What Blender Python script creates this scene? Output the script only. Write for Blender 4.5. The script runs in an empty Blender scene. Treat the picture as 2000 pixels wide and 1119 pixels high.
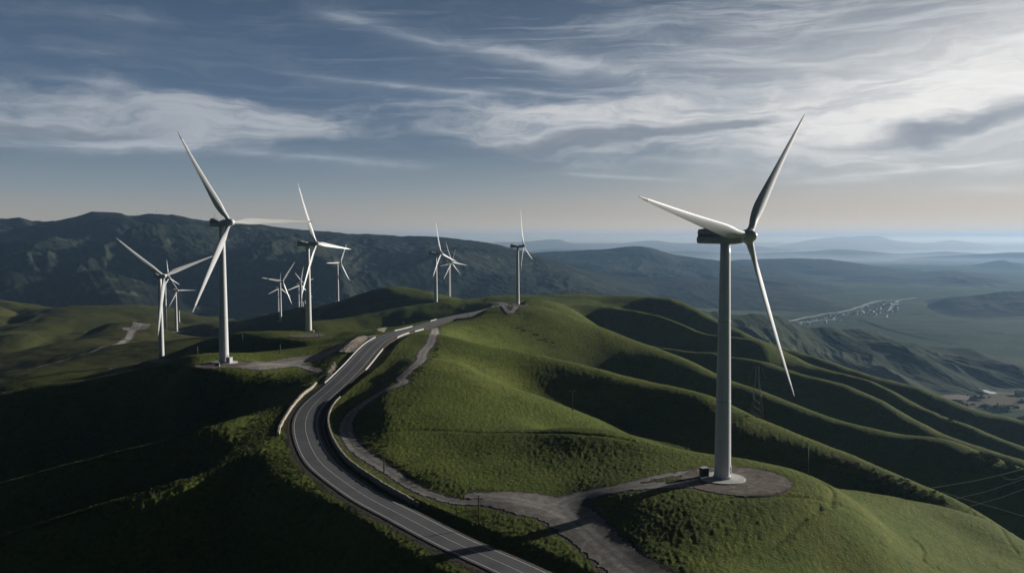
import bpy, math, random
import numpy as np
from mathutils import Vector, Matrix, Euler

random.seed(7)
rng = np.random.default_rng(7)
sc = bpy.context.scene
COL = sc.collection
R = math.radians
PI = math.pi

# ------------------------------------------------------------------ camera
CZ = 340.0                      # camera height above the valley floor (z = 0)
F, CX, CY, HOR = 1732.0, 1000.0, 559.5, 468.0
PITCH = math.atan((CY - HOR) / F)
cam_d = bpy.data.cameras.new("camera")
cam = bpy.data.objects.new("camera", cam_d)
COL.objects.link(cam)
cam.location = (0, 0, CZ)
cam.rotation_euler = (PI / 2 - PITCH, 0, 0)
cam_d.sensor_width = 36.0
cam_d.lens = F / 2000 * 36
cam_d.clip_start = 1.0
cam_d.clip_end = 120000.0
sc.camera = cam


def ray(px, py):
    """direction (x, 1, z) of the sight line through a point of the photograph"""
    u, v = (px - CX) / F, (CY - py) / F
    y = math.cos(PITCH) + v * math.sin(PITCH)
    z = -math.sin(PITCH) + v * math.cos(PITCH)
    return u / y, z / y


def P(px, py, D):
    a, b = ray(px, py)
    return (a * D, D, CZ + b * D)


def Pz(px, py, z):
    a, b = ray(px, py)
    D = z / b
    return (a * D, D, CZ + z)


def lin(r, g, b):
    def f(c):
        c /= 255.0
        return c / 12.92 if c <= 0.04045 else ((c + 0.055) / 1.055) ** 2.4
    return (f(r), f(g), f(b), 1.0)


# ------------------------------------------------------------------ noise
def _hash(ix, iy, seed):
    h = (ix.astype(np.int64) * 374761393 + iy.astype(np.int64) * 668265263 + seed * 974634777) & 0xFFFFFFFF
    h = ((h ^ (h >> 13)) * 1274126177) & 0xFFFFFFFF
    return (h ^ (h >> 16)) & 0xFFFF


def perlin(x, y, seed=0):
    ix, iy = np.floor(x), np.floor(y)
    fx, fy = x - ix, y - iy
    ux, uy = fx * fx * fx * (fx * (fx * 6 - 15) + 10), fy * fy * fy * (fy * (fy * 6 - 15) + 10)

    def g(dx, dy):
        a = _hash(ix + dx, iy + dy, seed) * (2 * PI / 65536.0)
        return np.cos(a) * (fx - dx) + np.sin(a) * (fy - dy)
    n0 = g(0, 0) * (1 - ux) + g(1, 0) * ux
    n1 = g(0, 1) * (1 - ux) + g(1, 1) * ux
    return (n0 * (1 - uy) + n1 * uy) * 1.5


def fbm(x, y, octs=4, seed=0, gain=0.5):
    s, a, f = 0, 1.0, 1.0
    for k in range(octs):
        s = s + a * perlin(x * f + 17.3 * k, y * f - 9.1 * k, seed + k)
        a *= gain
        f *= 2.03
    return s


def ridged(x, y, octs=5, seed=0, gain=0.5):
    s, a, f, w = 0, 1.0, 1.0, 1.0
    for k in range(octs):
        n = 1 - np.abs(perlin(x * f + 11.7 * k, y * f + 5.3 * k, seed + k))
        n = n * n
        s = s + a * n * w
        w = np.clip(n * 1.4, 0, 1)
        a *= gain
        f *= 2.07
    return s


def sstep(a, b, x):
    t = np.clip((x - a) / (b - a), 0, 1)
    return t * t * (3 - 2 * t)


# ------------------------------------------------------------------ polyline helpers
def catmull(pts, n=12):
    p = np.array(pts, float)
    p = np.vstack([2 * p[0] - p[1], p, 2 * p[-1] - p[-2]])
    out = []
    for i in range(1, len(p) - 2):
        for t in np.linspace(0, 1, n, endpoint=False):
            a, b, c, d = p[i - 1], p[i], p[i + 1], p[i + 2]
            out.append(0.5 * (2 * b + (c - a) * t + (2 * a - 5 * b + 4 * c - d) * t * t + (3 * b - a - 3 * c + d) * t ** 3))
    out.append(p[-2])
    return np.array(out)


def resample(p, step):
    d = np.r_[0, np.cumsum(np.linalg.norm(np.diff(p[:, :2], axis=0), axis=1))]
    n = max(2, int(d[-1] / step) + 1)
    s = np.linspace(0, d[-1], n)
    return np.stack([np.interp(s, d, p[:, k]) for k in range(p.shape[1])], 1)


def smooth_line(p, it=10):
    p = p.copy()
    for _ in range(it):
        p[1:-1] = 0.25 * p[:-2] + 0.5 * p[1:-1] + 0.25 * p[2:]
    return p


def line_query(x, y, line, margin):
    """distance, signed side offset (+ = right of travel) and arc index for points near a polyline"""
    n = x.size
    dist = np.full(n, 1e9)
    off = np.full(n, 1e9)
    idx = np.zeros(n)
    lo, hi = line[:, :2].min(0) - margin, line[:, :2].max(0) + margin
    sel = np.where((x > lo[0]) & (x < hi[0]) & (y > lo[1]) & (y < hi[1]))[0]
    if sel.size == 0:
        return dist, off, idx
    L = line[:, :2].astype(np.float32)
    t = np.gradient(L, axis=0)
    t /= np.linalg.norm(t, axis=1)[:, None] + 1e-9
    for c in range(0, sel.size, 40000):
        q = sel[c:c + 40000]
        xx, yy = x[q].astype(np.float32), y[q].astype(np.float32)
        d2 = (xx[:, None] - L[None, :, 0]) ** 2 + (yy[:, None] - L[None, :, 1]) ** 2
        k = d2.argmin(1)
        dx, dy = xx - L[k, 0], yy - L[k, 1]
        along = dx * t[k, 0] + dy * t[k, 1]
        side = dx * t[k, 1] - dy * t[k, 0]
        seg = np.linalg.norm(L[1] - L[0])
        endk = ((k == 0) & (along < -seg)) | ((k == len(L) - 1) & (along > seg))
        dd = np.where(endk, np.sqrt(d2[np.arange(len(q)), k]), np.abs(side))
        dist[q] = dd
        off[q] = np.where(endk, np.sign(side) * dd, side)
        idx[q] = np.clip(k + along / seg, 0, len(L) - 1)
    return dist, off, idx


# ------------------------------------------------------------------ hill relief: control points
ctrl = []


def add(pts):
    for p in pts:
        ctrl.append(P(*p))


ROAD_Z = [(1330, 1290, -72.5), (1190, 1205, -72.2), (1018, 1117, -71.5), (899, 1065, -71.2), (835, 1033, -71), (771, 999, -70.8),
          (723, 975, -70.6), (675, 943, -70.2), (630, 908, -69.6), (610, 879, -69), (598, 847, -68), (596, 824, -66.5),
          (604, 802, -65), (620, 783, -63.5), (660, 748, -60.5), (693, 715, -57.5), (723, 681, -54.5), (742, 665, -53.2),
          (772, 651, -53.2), (815, 640, -55.5), (875, 622, -60), (912, 614, -63), (951, 606, -66), (976, 598.5, -68.5),
          (984, 593.5, -71), (972, 590.5, -74)]
road_pts = np.array([Pz(*p) for p in ROAD_Z])
road = smooth_line(resample(catmull(road_pts), 2.0), 14)
for p in road[::8]:
    ctrl.append(tuple(p))

CR = {}
CR['C1'] = [(1120, 575, 1250), (1240, 578, 1180), (1320, 588, 1130), (1400, 622, 1070), (1480, 660, 1020), (1600, 700, 960), (1700, 737, 910),
            (1790, 757, 880), (1850, 785, 860), (1908, 809, 840), (2000, 829, 820), (2150, 860, 780)]
CR['C1b'] = [(1430, 665, 960), (1512, 700, 900), (1614, 723, 850), (1692, 743, 810), (1732, 758, 790), (1810, 798, 750), (1888, 833, 715),
             (1967, 864, 690), (2000, 876, 680), (2120, 915, 650)]
CR['C2'] = [(1110, 595, 1060), (1165, 596, 1030), (1240, 605, 990), (1300, 622, 950), (1350, 640, 915), (1400, 662, 880), (1450, 687, 850), (1490, 706, 830)]
CR['C3'] = [(1055, 595, 1000), (1100, 602, 965), (1140, 620, 930), (1190, 650, 880), (1240, 667, 845), (1300, 680, 815), (1350, 687, 795),
            (1400, 690, 780), (1435, 700, 770), (1500, 712, 750), (1575, 735, 720), (1653, 755, 695), (1712, 778, 675), (1771, 809, 650),
            (1849, 849, 620), (1888, 864, 605), (1967, 890, 580), (2000, 900, 570), (2120, 940, 540)]
CR['C4'] = [(1000, 612, 840), (1050, 620, 800), (1100, 637, 760), (1150, 665, 720), (1200, 680, 690), (1250, 690, 665), (1300, 697, 645),
            (1351, 713, 625), (1398, 731, 605), (1437, 747, 590), (1496, 764, 570), (1555, 788, 550), (1614, 809, 530), (1673, 829, 512),
            (1712, 841, 502), (1751, 847, 496), (1810, 851, 490), (1869, 864, 480), (1928, 888, 470), (1967, 904, 462), (2000, 915, 456), (2120, 955, 436)]
CR['C5'] = [(845, 657, 480), (905, 666, 470), (966, 681, 460), (1000, 685, 455), (1075, 700, 445), (1140, 715, 438), (1210, 732, 430), (1270, 745, 425),
            (1300, 751, 420), (1347, 760, 415), (1398, 772, 408), (1437, 794, 402), (1476, 813, 396), (1520, 831, 390), (1575, 853, 382),
            (1633, 876, 374), (1692, 900, 366), (1751, 925, 358), (1810, 951, 350), (1869, 978, 342), (1930, 1012, 335)]
CR['S6'] = [(830, 681, 439), (890, 709, 399), (982, 748, 377), (1100, 790, 371), (1200, 830, 368), (1300, 880, 360)]
CR['C5p'] = [(800, 742, 360), (905, 751, 352), (1027, 794, 345), (1150, 836, 340)]
CR['C6'] = [(1000, 837, 310), (1150, 838, 300), (1240, 850, 290), (1300, 866, 276), (1398, 888, 262), (1496, 915, 256), (1614, 949, 263), (1692, 955, 274),
            (1810, 978, 292), (1928, 1025, 302), (2000, 1072, 301), (2100, 1140, 295)]
CR['C6n'] = [(1673, 970, 263), (1731, 990, 265), (1810, 1017, 270), (1888, 1049, 274), (2000, 1092, 272), (2100, 1135, 268)]
CR['L1'] = [(480, 808, 328), (405, 828, 312), (300, 862, 304), (200, 890, 303), (100, 917, 304), (0, 945, 307), (-120, 980, 312)]
CR['L2'] = [(530, 815, 325), (505, 850, 308), (470, 880, 290), (420, 905, 279), (350, 930, 269), (200, 980, 260), (100, 1010, 257), (0, 1045, 255), (-120, 1085, 254)]
CR['L3'] = [(540, 734, 392), (450, 727, 394), (370, 722, 405), (300, 722, 430), (250, 727, 445), (100, 755, 440), (0, 775, 435), (-120, 800, 430)]
for k, v in CR.items():
    c = catmull(v, 3)
    for p in c:
        ctrl.append(P(*p))


for k in ('L1', 'L2'):          # these two spurs have a narrow crest
    for q in catmull(CR[k][1 if k == 'L1' else 4:], 2):
        x, y, z = P(*q)
        ctrl.append((x + 1, y + 8, z - 4.2))
        ctrl.append((x - 2, y - 7, z - 4.2))


def valley(a, b, px0, px1, step=70, f=0.2, ramp=120, mix=0.45):
    A, B = np.array(CR[a], float), np.array(CR[b], float)
    if A[0, 0] > A[-1, 0]:
        A = A[::-1]
    if B[0, 0] > B[-1, 0]:
        B = B[::-1]
    for px in np.arange(px0, px1 + 1, step):
        pa = P(px, np.interp(px, A[:, 0], A[:, 1]), np.interp(px, A[:, 0], A[:, 2]))
        pb = P(px, np.interp(px, B[:, 0], B[:, 1]), np.interp(px, B[:, 0], B[:, 2]))
        gap = pb[1] - pa[1]
        rr = min(1.0, (px - px0) / ramp + 0.35) if ramp > 0 else min(1.0, (px1 - px) / -ramp + 0.35)
        m = mix
        ctrl.append((pa[0] * (1 - m) + pb[0] * m, pa[1] * (1 - m) + pb[1] * m, pa[2] * (1 - m) + pb[2] * m - f * gap * rr))


valley('C6', 'C5', 1330, 1900, f=0.34)
valley('C5', 'C4', 1130, 2100, f=0.34)
valley('C4', 'C3', 1130, 2100, f=0.34)
valley('C3', 'C1b', 1450, 2100, f=0.34)
valley('C3', 'C2', 1160, 1430, f=0.34)
valley('C1b', 'C1', 1480, 2100, f=0.34)
valley('C2', 'C1', 1230, 1460, f=0.34)
valley('C6', 'S6', 1080, 1290, f=0.18)
valley('S6', 'C5', 960, 1290, f=0.16)
valley('L2', 'L1', -100, 400, f=0.42, ramp=-160)
valley('L1', 'L3', -100, 470, f=0.42, ramp=-160)

# near yard, field and turbine knoll
for p in [(1000, 980, -68), (1413, 940, -63.8), (1330, 935, -65), (1480, 955, -65), (1200, 960, -66.5), (940, 945, -69), (1100, 1000, -69),
          (1200, 1080, -69.5), (1300, 1119, -69.2), (900, 900, -68), (1100, 900, -66.5), (1200, 900, -66), (800, 880, -68.5),
          (1600, 1050, -72.4), (1500, 1000, -67.4), (1540, 985, -68.2), (1450, 1100, -69.7), (1600, 1119, -76.5), (1700, 1100, -78.8), (1900, 1119, -91.5), (2000, 1119, -97), (1350, 1180, -70.5),
          (1650, 1200, -86), (700, 780, -61), (672, 820, -64), (690, 870, -66), (800, 930, -67.8), (770, 748, -57.5), (800, 715, -55),
          (835, 680, -54.5), (848, 642, -55), (525, 895, -69.8), (560, 925, -70.2), (650, 968, -71), (760, 1040, -71.6), (880, 1110, -72),
          (560, 790, -66), (600, 765, -62.5)]:
    ctrl.append(Pz(*p))
# slope that drops away to the lower left of the road
add([(640, 1030, 238), (640, 1119, 230), (560, 1000, 245), (500, 935, 261), (500, 992, 252), (500, 1060, 241), (500, 1119, 236), (450, 960, 275), (450, 1060, 256), (350, 1000, 259), (300, 1050, 251),
     (300, 1119, 243), (400, 1119, 246), (200, 1119, 243), (50, 1119, 242), (760, 1119, 221)])
for x, y, z in [(-60, 190, -112), (-120, 185, -130), (-25, 160, -106), (-60, 120, -130), (0, 110, -112), (60, 120, -92), (120, 150, -95), (-200, 200, -145), (-150, 130, -150)]:
    ctrl.append((x, y, CZ + z))
# turbine pads and the left flank
add([(433, 710, 409), (500, 712, 420), (600, 705, 432), (650, 680, 455), (690, 665, 475), (600, 655, 625), (640, 670, 540), (545, 685, 540), (470, 680, 560), (400, 690, 580),
     (313, 705, 690), (480, 660, 700), (500, 648, 850), (300, 670, 850), (420, 665, 850), (100, 700, 800), (200, 660, 980), (0, 725, 760), (50, 745, 640),
     (700, 650, 620), (760, 640, 640)])
for x, y, z in [(-260, 520, -118), (-200, 540, -108), (-330, 560, -122), (-400, 480, -135), (-120, 780, -112), (-180, 740, -116), (-30, 765, -78)]:
    ctrl.append((x, y, CZ + z))
# dark hill behind the left turbines, its front ridge, and the far plateau
add([(770, 567, 1340), (740, 569, 1345), (800, 570, 1335), (720, 573, 1355), (690, 581, 1380), (660, 588, 1420), (600, 602, 1440), (560, 614, 1450), (500, 634, 1450),
     (450, 648, 1420), (343, 648, 1425), (850, 584, 1300), (828, 591, 1150), (780, 602, 1130), (700, 615, 1110), (640, 627, 1080), (600, 636, 1050), (885, 587, 1165), (920, 588, 1160),
     (1010, 598, 962), (940, 582, 1190), (960, 579, 1200), (985, 578, 1205), (1030, 580, 1210), (1075, 577, 1230), (547, 625, 1400)])
for x, y, z in [(-180, 1235, -120), (-125, 1225, -108), (-250, 1255, -145), (-150, 1060, -124), (-100, 1050, -114), (-60, 1070, -106), (-220, 1000, -138), (-300, 1010, -150), (-90, 950, -110),
                (-48, 930, -92), (-130, 860, -118), (-200, 880, -128), (-75, 830, -104), (-380, 1250, -170)]:
    ctrl.append((x, y, CZ + z))
for q in catmull(CR['C1'], 2):
    x, y, z = P(*q)
    e = 1.0 if q[0] > 1310 else 0.45
    for dd, dz in ((45, 16), (115, 60), (210, 115)):
        ctrl.append((x * (y + dd) / y, y + dd, z - dz * e))
# left far spur, the pale fields and the hill behind them
add([(0, 702, 1000), (75, 683, 1050), (150, 661, 1100), (220, 648, 1200), (250, 653, 1150), (290, 645, 1180), (-150, 730, 960),
     (0, 588, 2000), (93, 607, 1900), (225, 610, 1900), (312, 610, 1900), (425, 620, 1850), (470, 628, 1800), (-150, 575, 2050), (60, 682, 1350), (150, 640, 1550), (30, 640, 1500),
     (-100, 640, 1500), (300, 632, 1600), (400, 640, 1550), (200, 625, 1650)])
for x, y, z in [(-520, 1250, -195), (-640, 1250, -215), (-420, 1300, -170)]:
    ctrl.append((x, y, CZ + z))
# where the hills run out into the valley
for x, y, z in [(0, 1400, -120), (0, 1700, -210), (-300, 1700, -190), (0, 2200, -330), (200, 1450, -130), (200, 1800, -260), 
                (450, 1600, -330), (760, 1100, -330), (700, 1400, -350), (900, 1000, -345), (800, 750, -290), (1000, 700, -350), (620, 620, -225), (520, 480, -185),
                (700, 450, -260), (420, 330, -165), (300, 230, -135), (400, 180, -185), (250, 120, -140), (-400, 2200, -260), (-900, 2300, -260), (-1400, 2200, -240), (-1400, 1500, -200),
                (-900, 1200, -200), (-800, 700, -190), (-500, 350, -170), (-300, 200, -150), (-500, 2600, -360), (0, 2600, -360), (600, 2400, -360), (1100, 1800, -360), (1500, 1200, -360),
                (1300, 500, -360), (-1200, 2650, -360), (-1700, 2000, -300), (-1500, 900, -260)]:
    ctrl.append((x, y, CZ + z))

# terrace points under turbines whose base the photograph shows: (px, py, D)
C = np.array(ctrl)
_, keep = np.unique(np.round(C[:, :2] / 6.0), axis=0, return_index=True)
C = C[np.sort(keep)]
S = 100.0


def phi(r2):
    return 0.5 * r2 * np.log(r2 + 1e-12)


def tps_fit(xy, z, lam):
    n = len(xy)
    d2 = ((xy[:, None] - xy[None]) ** 2).sum(-1)
    K = phi(d2) + lam * np.eye(n)
    Pm = np.c_[np.ones(n), xy]
    A = np.block([[K, Pm], [Pm.T, np.zeros((3, 3))]])
    return np.linalg.solve(A, np.r_[z, 0, 0, 0])


XY = C[:, :2] / S
W_ = tps_fit(XY, C[:, 2], 0.012)
GX0, GX1, GY0, GY1, GS = -1900.0, 1900.0, 30.0, 2760.0, 7.0
gx, gy = np.arange(GX0, GX1, GS), np.arange(GY0, GY1, GS)
GZ = np.zeros((len(gy), len(gx)))
for j, yv in enumerate(gy):
    q = np.c_[gx, np.full(len(gx), yv)] / S
    d2 = (q[:, None, 0] - XY[None, :, 0]) ** 2 + (q[:, None, 1] - XY[None, :, 1]) ** 2
    GZ[j] = phi(d2) @ W_[:-3] + W_[-3] + q @ W_[-2:]


def base(x, y):
    u = np.clip((x - GX0) / GS, 1, len(gx) - 3.001)
    v = np.clip((y - GY0) / GS, 1, len(gy) - 3.001)
    i, j = u.astype(int), v.astype(int)
    fu, fv = u - i, v - j

    def w(t):
        return (0.5 * (-t + 2 * t * t - t ** 3), 0.5 * (2 - 5 * t * t + 3 * t ** 3), 0.5 * (t + 4 * t * t - 3 * t ** 3), 0.5 * (-t * t + t ** 3))
    wu, wv = w(fu), w(fv)
    z = 0
    for b in range(4):
        row = 0
        for a in range(4):
            row = row + wu[a] * GZ[j + b - 1, i + a - 1]
        z = z + wv[b] * row
    return z


_t = np.exp(np.linspace(math.log(90), math.log(2700), 3000))


def G(px, py, dz=0.0):
    """where the sight line through a point of the photograph meets the hills"""
    a, b = ray(px, py)
    zr = CZ + b * _t
    zb = base(a * _t, _t)
    k = np.where(zr < zb)[0]
    k = k[0] if len(k) else len(_t) - 1
    return np.array([a * _t[k], _t[k], zb[k] + dz])


# ------------------------------------------------------------------ gravel tracks, pads (plan outlines found on the relief)
def gline(pts, step=1.5):
    q = np.array([np.r_[G(p[0], p[1]), p[2]] for p in pts])     # x, y, z, half width
    return smooth_line(resample(catmull(q, 8), step), 3)


tracks = {
    'dirt_track': gline([(846, 640, 2.6), (850, 652, 2.6), (842, 668, 2.5), (826, 688, 2.5), (822, 704, 2.5), (800, 722, 2.4), (783, 738, 2.4), (790, 746, 2.3), (760, 757, 2.3), (725, 773, 2.4),
                         (693, 792, 2.5), (676, 815, 2.6), (678, 840, 2.6), (694, 866, 2.6), (724, 890, 2.6), (770, 918, 2.2), (815, 944, 2.0), (850, 958, 1.8), (890, 969, 1.8), (935, 972, 2.2)]),
    'yard_branch': gline([(1330, 1150, 6.0), (1250, 1108, 5.5), (1170, 1050, 5.5), (1100, 1000, 7.0), (1030, 978, 8.0), (965, 968, 5.5), (925, 962, 2.5)]),
    'turbine_track': gline([(1120, 1010, 5.5), (1090, 982, 4.5), (1150, 968, 3.3), (1230, 960, 3.0), (1310, 955, 3.0), (1370, 948, 4.0)]),
    'upper_track': gline([(1190, 965, 1.6), (1260, 945, 1.8), (1330, 928, 2.0), (1380, 918, 2.4)]),
    'pad_track': gline([(455, 716, 6.5), (510, 714, 8.5), (570, 708, 11.0), (612, 699, 8.5), (655, 682, 5.0), (700, 664, 4.2), (735, 656, 3.5)], 1.5),
    'pad_fork': gline([(560, 712, 3.0), (600, 716, 3.0), (625, 727, 2.5)], 1.5),
    'valley_track': gline([(60, 722, 3.0), (110, 707, 3.0), (150, 695, 3.2), (200, 680, 3.6), (240, 668, 5.0), (258, 660, 6.0), (252, 654, 10.0), (275, 649, 12.0), (292, 646, 8)], 3),
    'lower_track': gline([(215, 722, 1.6), (245, 715, 1.6), (275, 710, 1.8), (300, 707, 3.0), (325, 703, 2.6)], 2),
    'ridge_track': gline([(960, 603, 2.0), (985, 602, 2.0), (1008, 600, 2.4), (1030, 597, 1.6)], 2),
}
PADS = [(1418, 941, 13.5), (433, 712, 12.0), (600, 656, 12.0), (313, 705, 9.0), (1010, 598, 9.0), (343, 648, 14.0)]
pads = []
for px, py, r in PADS:
    g = G(px, py)
    pads.append((g[0], g[1], g[2], r))
t1 = G(1413, 940)
pads[0] = (t1[0] + 3.5, t1[1] + 1.0, t1[2], 14.5)

grooves = [gline(p, 1.5) for p in (
    [(1300, 1010, .7), (1420, 985, .7), (1530, 1000, .7), (1640, 1035, .7), (1760, 1075, .7), (1850, 1119, .7)],
    [(1570, 950, .7), (1606, 975, .7), (1625, 1002, .7), (1622, 1036, .7)],
    [(1785, 1052, .6), (1803, 1070, .6), (1800, 1088, .6)],
    [(1390, 1090, .6), (1500, 1085, .6), (1560, 1065, .6), (1600, 1045, .6)],
    [(1900, 1000, .5), (1960, 1040, .5), (1985, 1080, .5)],
    [(720, 846, .8), (850, 841, .8), (1000, 845, .8), (1120, 846, .8), (1230, 858, .8)],
)]

walls_px = {
    'retaining': [(657, 768), (655, 790), (653, 815), (657, 842), (668, 865), (688, 888), (716, 910), (750, 930), (790, 948), (826, 962)],
}


def road_wall_offset(idx):
    return 8.0


def soft_masks(x, y):
    """dirt amount, smoothing amount, track core"""
    n = perlin(x / 3.1, y / 3.1, 51) * 0.9 + perlin(x / 9, y / 9, 52) * 0.8
    core = np.zeros(x.size)
    for k, ln in tracks.items():
        d, o, i = line_query(x, y, ln, 30)
        w = np.interp(i, np.arange(len(ln)), ln[:, 3])
        core = np.maximum(core, 1 - sstep(-0.6, 2.2, d - w + n * 0.6))
    for (cx, cy, cz, r) in pads:
        d = np.hypot(x - cx, y - cy)
        core = np.maximum(core, 1 - sstep(-0.8, 1.6, d - r + n * 0.7))
    return core


# arc indices of the road where the bank wall stands
def road_index(px, py):
    g = G(px, py)
    return int(np.argmin(np.hypot(road[:, 0] - g[0], road[:, 1] - g[1])))


RI_A, RI_B = road_index(655, 770), road_index(826, 975)
RI_LO, RI_HI = min(RI_A, RI_B), max(RI_A, RI_B)


def shape(x, y):
    """relief with the road bench, banks and pads cut into it (no grass)"""
    z = base(x, y)
    und = fbm(x / 46, y / 46, 3, 3) * 1.1 + perlin(x / 140, y / 140, 8) * 2.0
    far = np.clip((np.hypot(x, y) - 250) / 900, 0, 1)
    z = z + und * (0.35 + 0.9 * far)
    lf = sstep(-170, -380, x + 0.12 * (y - 1000)) * sstep(900, 1250, y)
    z = z - lf * (ridged((x + 40 * perlin(x / 160, y / 160, 71)) / 230, (y + 30) / 330, 3, 72, 0.4) - 0.9) * 16
    d, off, idx = line_query(x, y, road, 60)
    near = d < 60
    zr = np.interp(idx, np.arange(len(road)), road[:, 2])
    # left: flat to 7 m, then eases into the relief. right: ditch, then a steep bank
    bankk = sstep(RI_LO - 25, RI_LO + 6, idx) * (1 - sstep(RI_HI + 4, RI_HI + 30, idx))
    zl = zr - 0.12 - 0.35 * sstep(5.2, 8.5, np.abs(off))
    wl = 1 - sstep(7.5, 24, np.abs(off))
    ditch = zr - 0.12 - 0.9 * sstep(5.3, 6.6, off)
    bank_h = 1.0 * bankk + 0.7 * (1 - bankk) * (1 - sstep(RI_HI + 60, RI_HI + 160, idx))
    zb = ditch + (bank_h + 0.9) * sstep(7.3, 8.3 + (1 - bankk) * 4.5, off)
    wr = 1 - sstep(10, 30, off)
    zz = np.where(off < 0, z * (1 - wl) + zl * wl, z * (1 - wr) + zb * wr)
    z = np.where(near, zz, z)
    for (cx, cy, cz, r) in pads:
        dd = np.hypot(x - cx, y - cy)
        w = 1 - sstep(r - 1, r + (34 if cy < 300 else 18), dd)
        z = z * (1 - w) + cz * w
    roadw = np.where(near, 1 - sstep(5.0, 9.0, np.abs(off) + perlin(x / 2.2, y / 2.2, 77) * 0.9), 0.0)
    return z, roadw


def HS(x, y):
    x, y = np.atleast_1d(np.asarray(x, float)), np.atleast_1d(np.asarray(y, float))
    return shape(x, y)[0]


def ground(x, y):
    return float(HS(x, y)[0])


def H(x, y):
    """final surface of the hills with tussocky grass; also the bare-earth amount"""
    z, rw = shape(x, y)
    core = soft_masks(x, y)
    bare = np.maximum(core, rw)
    dist = np.hypot(x, y)
    g = perlin(x / 0.9, y / 0.9, 21) * 0.15 + perlin(x / 1.9, y / 1.9, 22) * 0.07 + np.abs(perlin(x / 4.0, y / 4.0, 25)) * 0.06 + perlin(x / 14, y / 14, 26) * 0.22
    # rough scrub on the shoulder left of the bend
    sx = np.exp(-(((x + 95) / 45) ** 2 + ((y - 275) / 40) ** 2))
    g = g + sx * np.maximum(0, perlin(x / 1.7, y / 1.7, 28)) * 0.7
    z = z + g * (1 - np.clip(bare * 1.5, 0, 1)) * np.clip(1.15 - dist / 2500, 0.3, 1)
    for ln in grooves:
        d, o, i = line_query(x, y, ln, 12)
        z = z - 0.5 * np.exp(-(d / 0.7) ** 2)
    z = z - 0.10 * core
    # tractor lines in the field
    return z, bare, core


# ------------------------------------------------------------------ mesh helpers
def mesh_np(name, V, Fq, mat, parent=None, smooth=True, tri=False):
    m = bpy.data.meshes.new(name)
    k = 3 if tri else 4
    nv, nf = len(V), len(Fq)
    m.vertices.add(nv)
    m.vertices.foreach_set('co', np.ascontiguousarray(V, dtype=np.float32).ravel())
    m.loops.add(nf * k)
    m.loops.foreach_set('vertex_index', np.ascontiguousarray(Fq, dtype=np.int32).ravel())
    m.polygons.add(nf)
    m.polygons.foreach_set('loop_start', np.arange(0, nf * k, k, dtype=np.int32))
    m.polygons.foreach_set('use_smooth', np.full(nf, smooth))
    m.update(calc_edges=True)
    m.validate()
    if mat:
        m.materials.append(mat)
    o = bpy.data.objects.new(name, m)
    COL.objects.link(o)
    if parent:
        o.parent = parent
    return o


def grid_faces(nr, nc):
    i = np.arange((nr - 1) * nc).reshape(nr - 1, nc)[:, :-1].ravel()
    return np.stack([i, i + 1, i + nc + 1, i + nc], 1)


def attr(o, name, vals):
    a = o.data.attributes.new(name, 'FLOAT', 'POINT')
    a.data.foreach_set('value', np.asarray(vals, np.float32))


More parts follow.
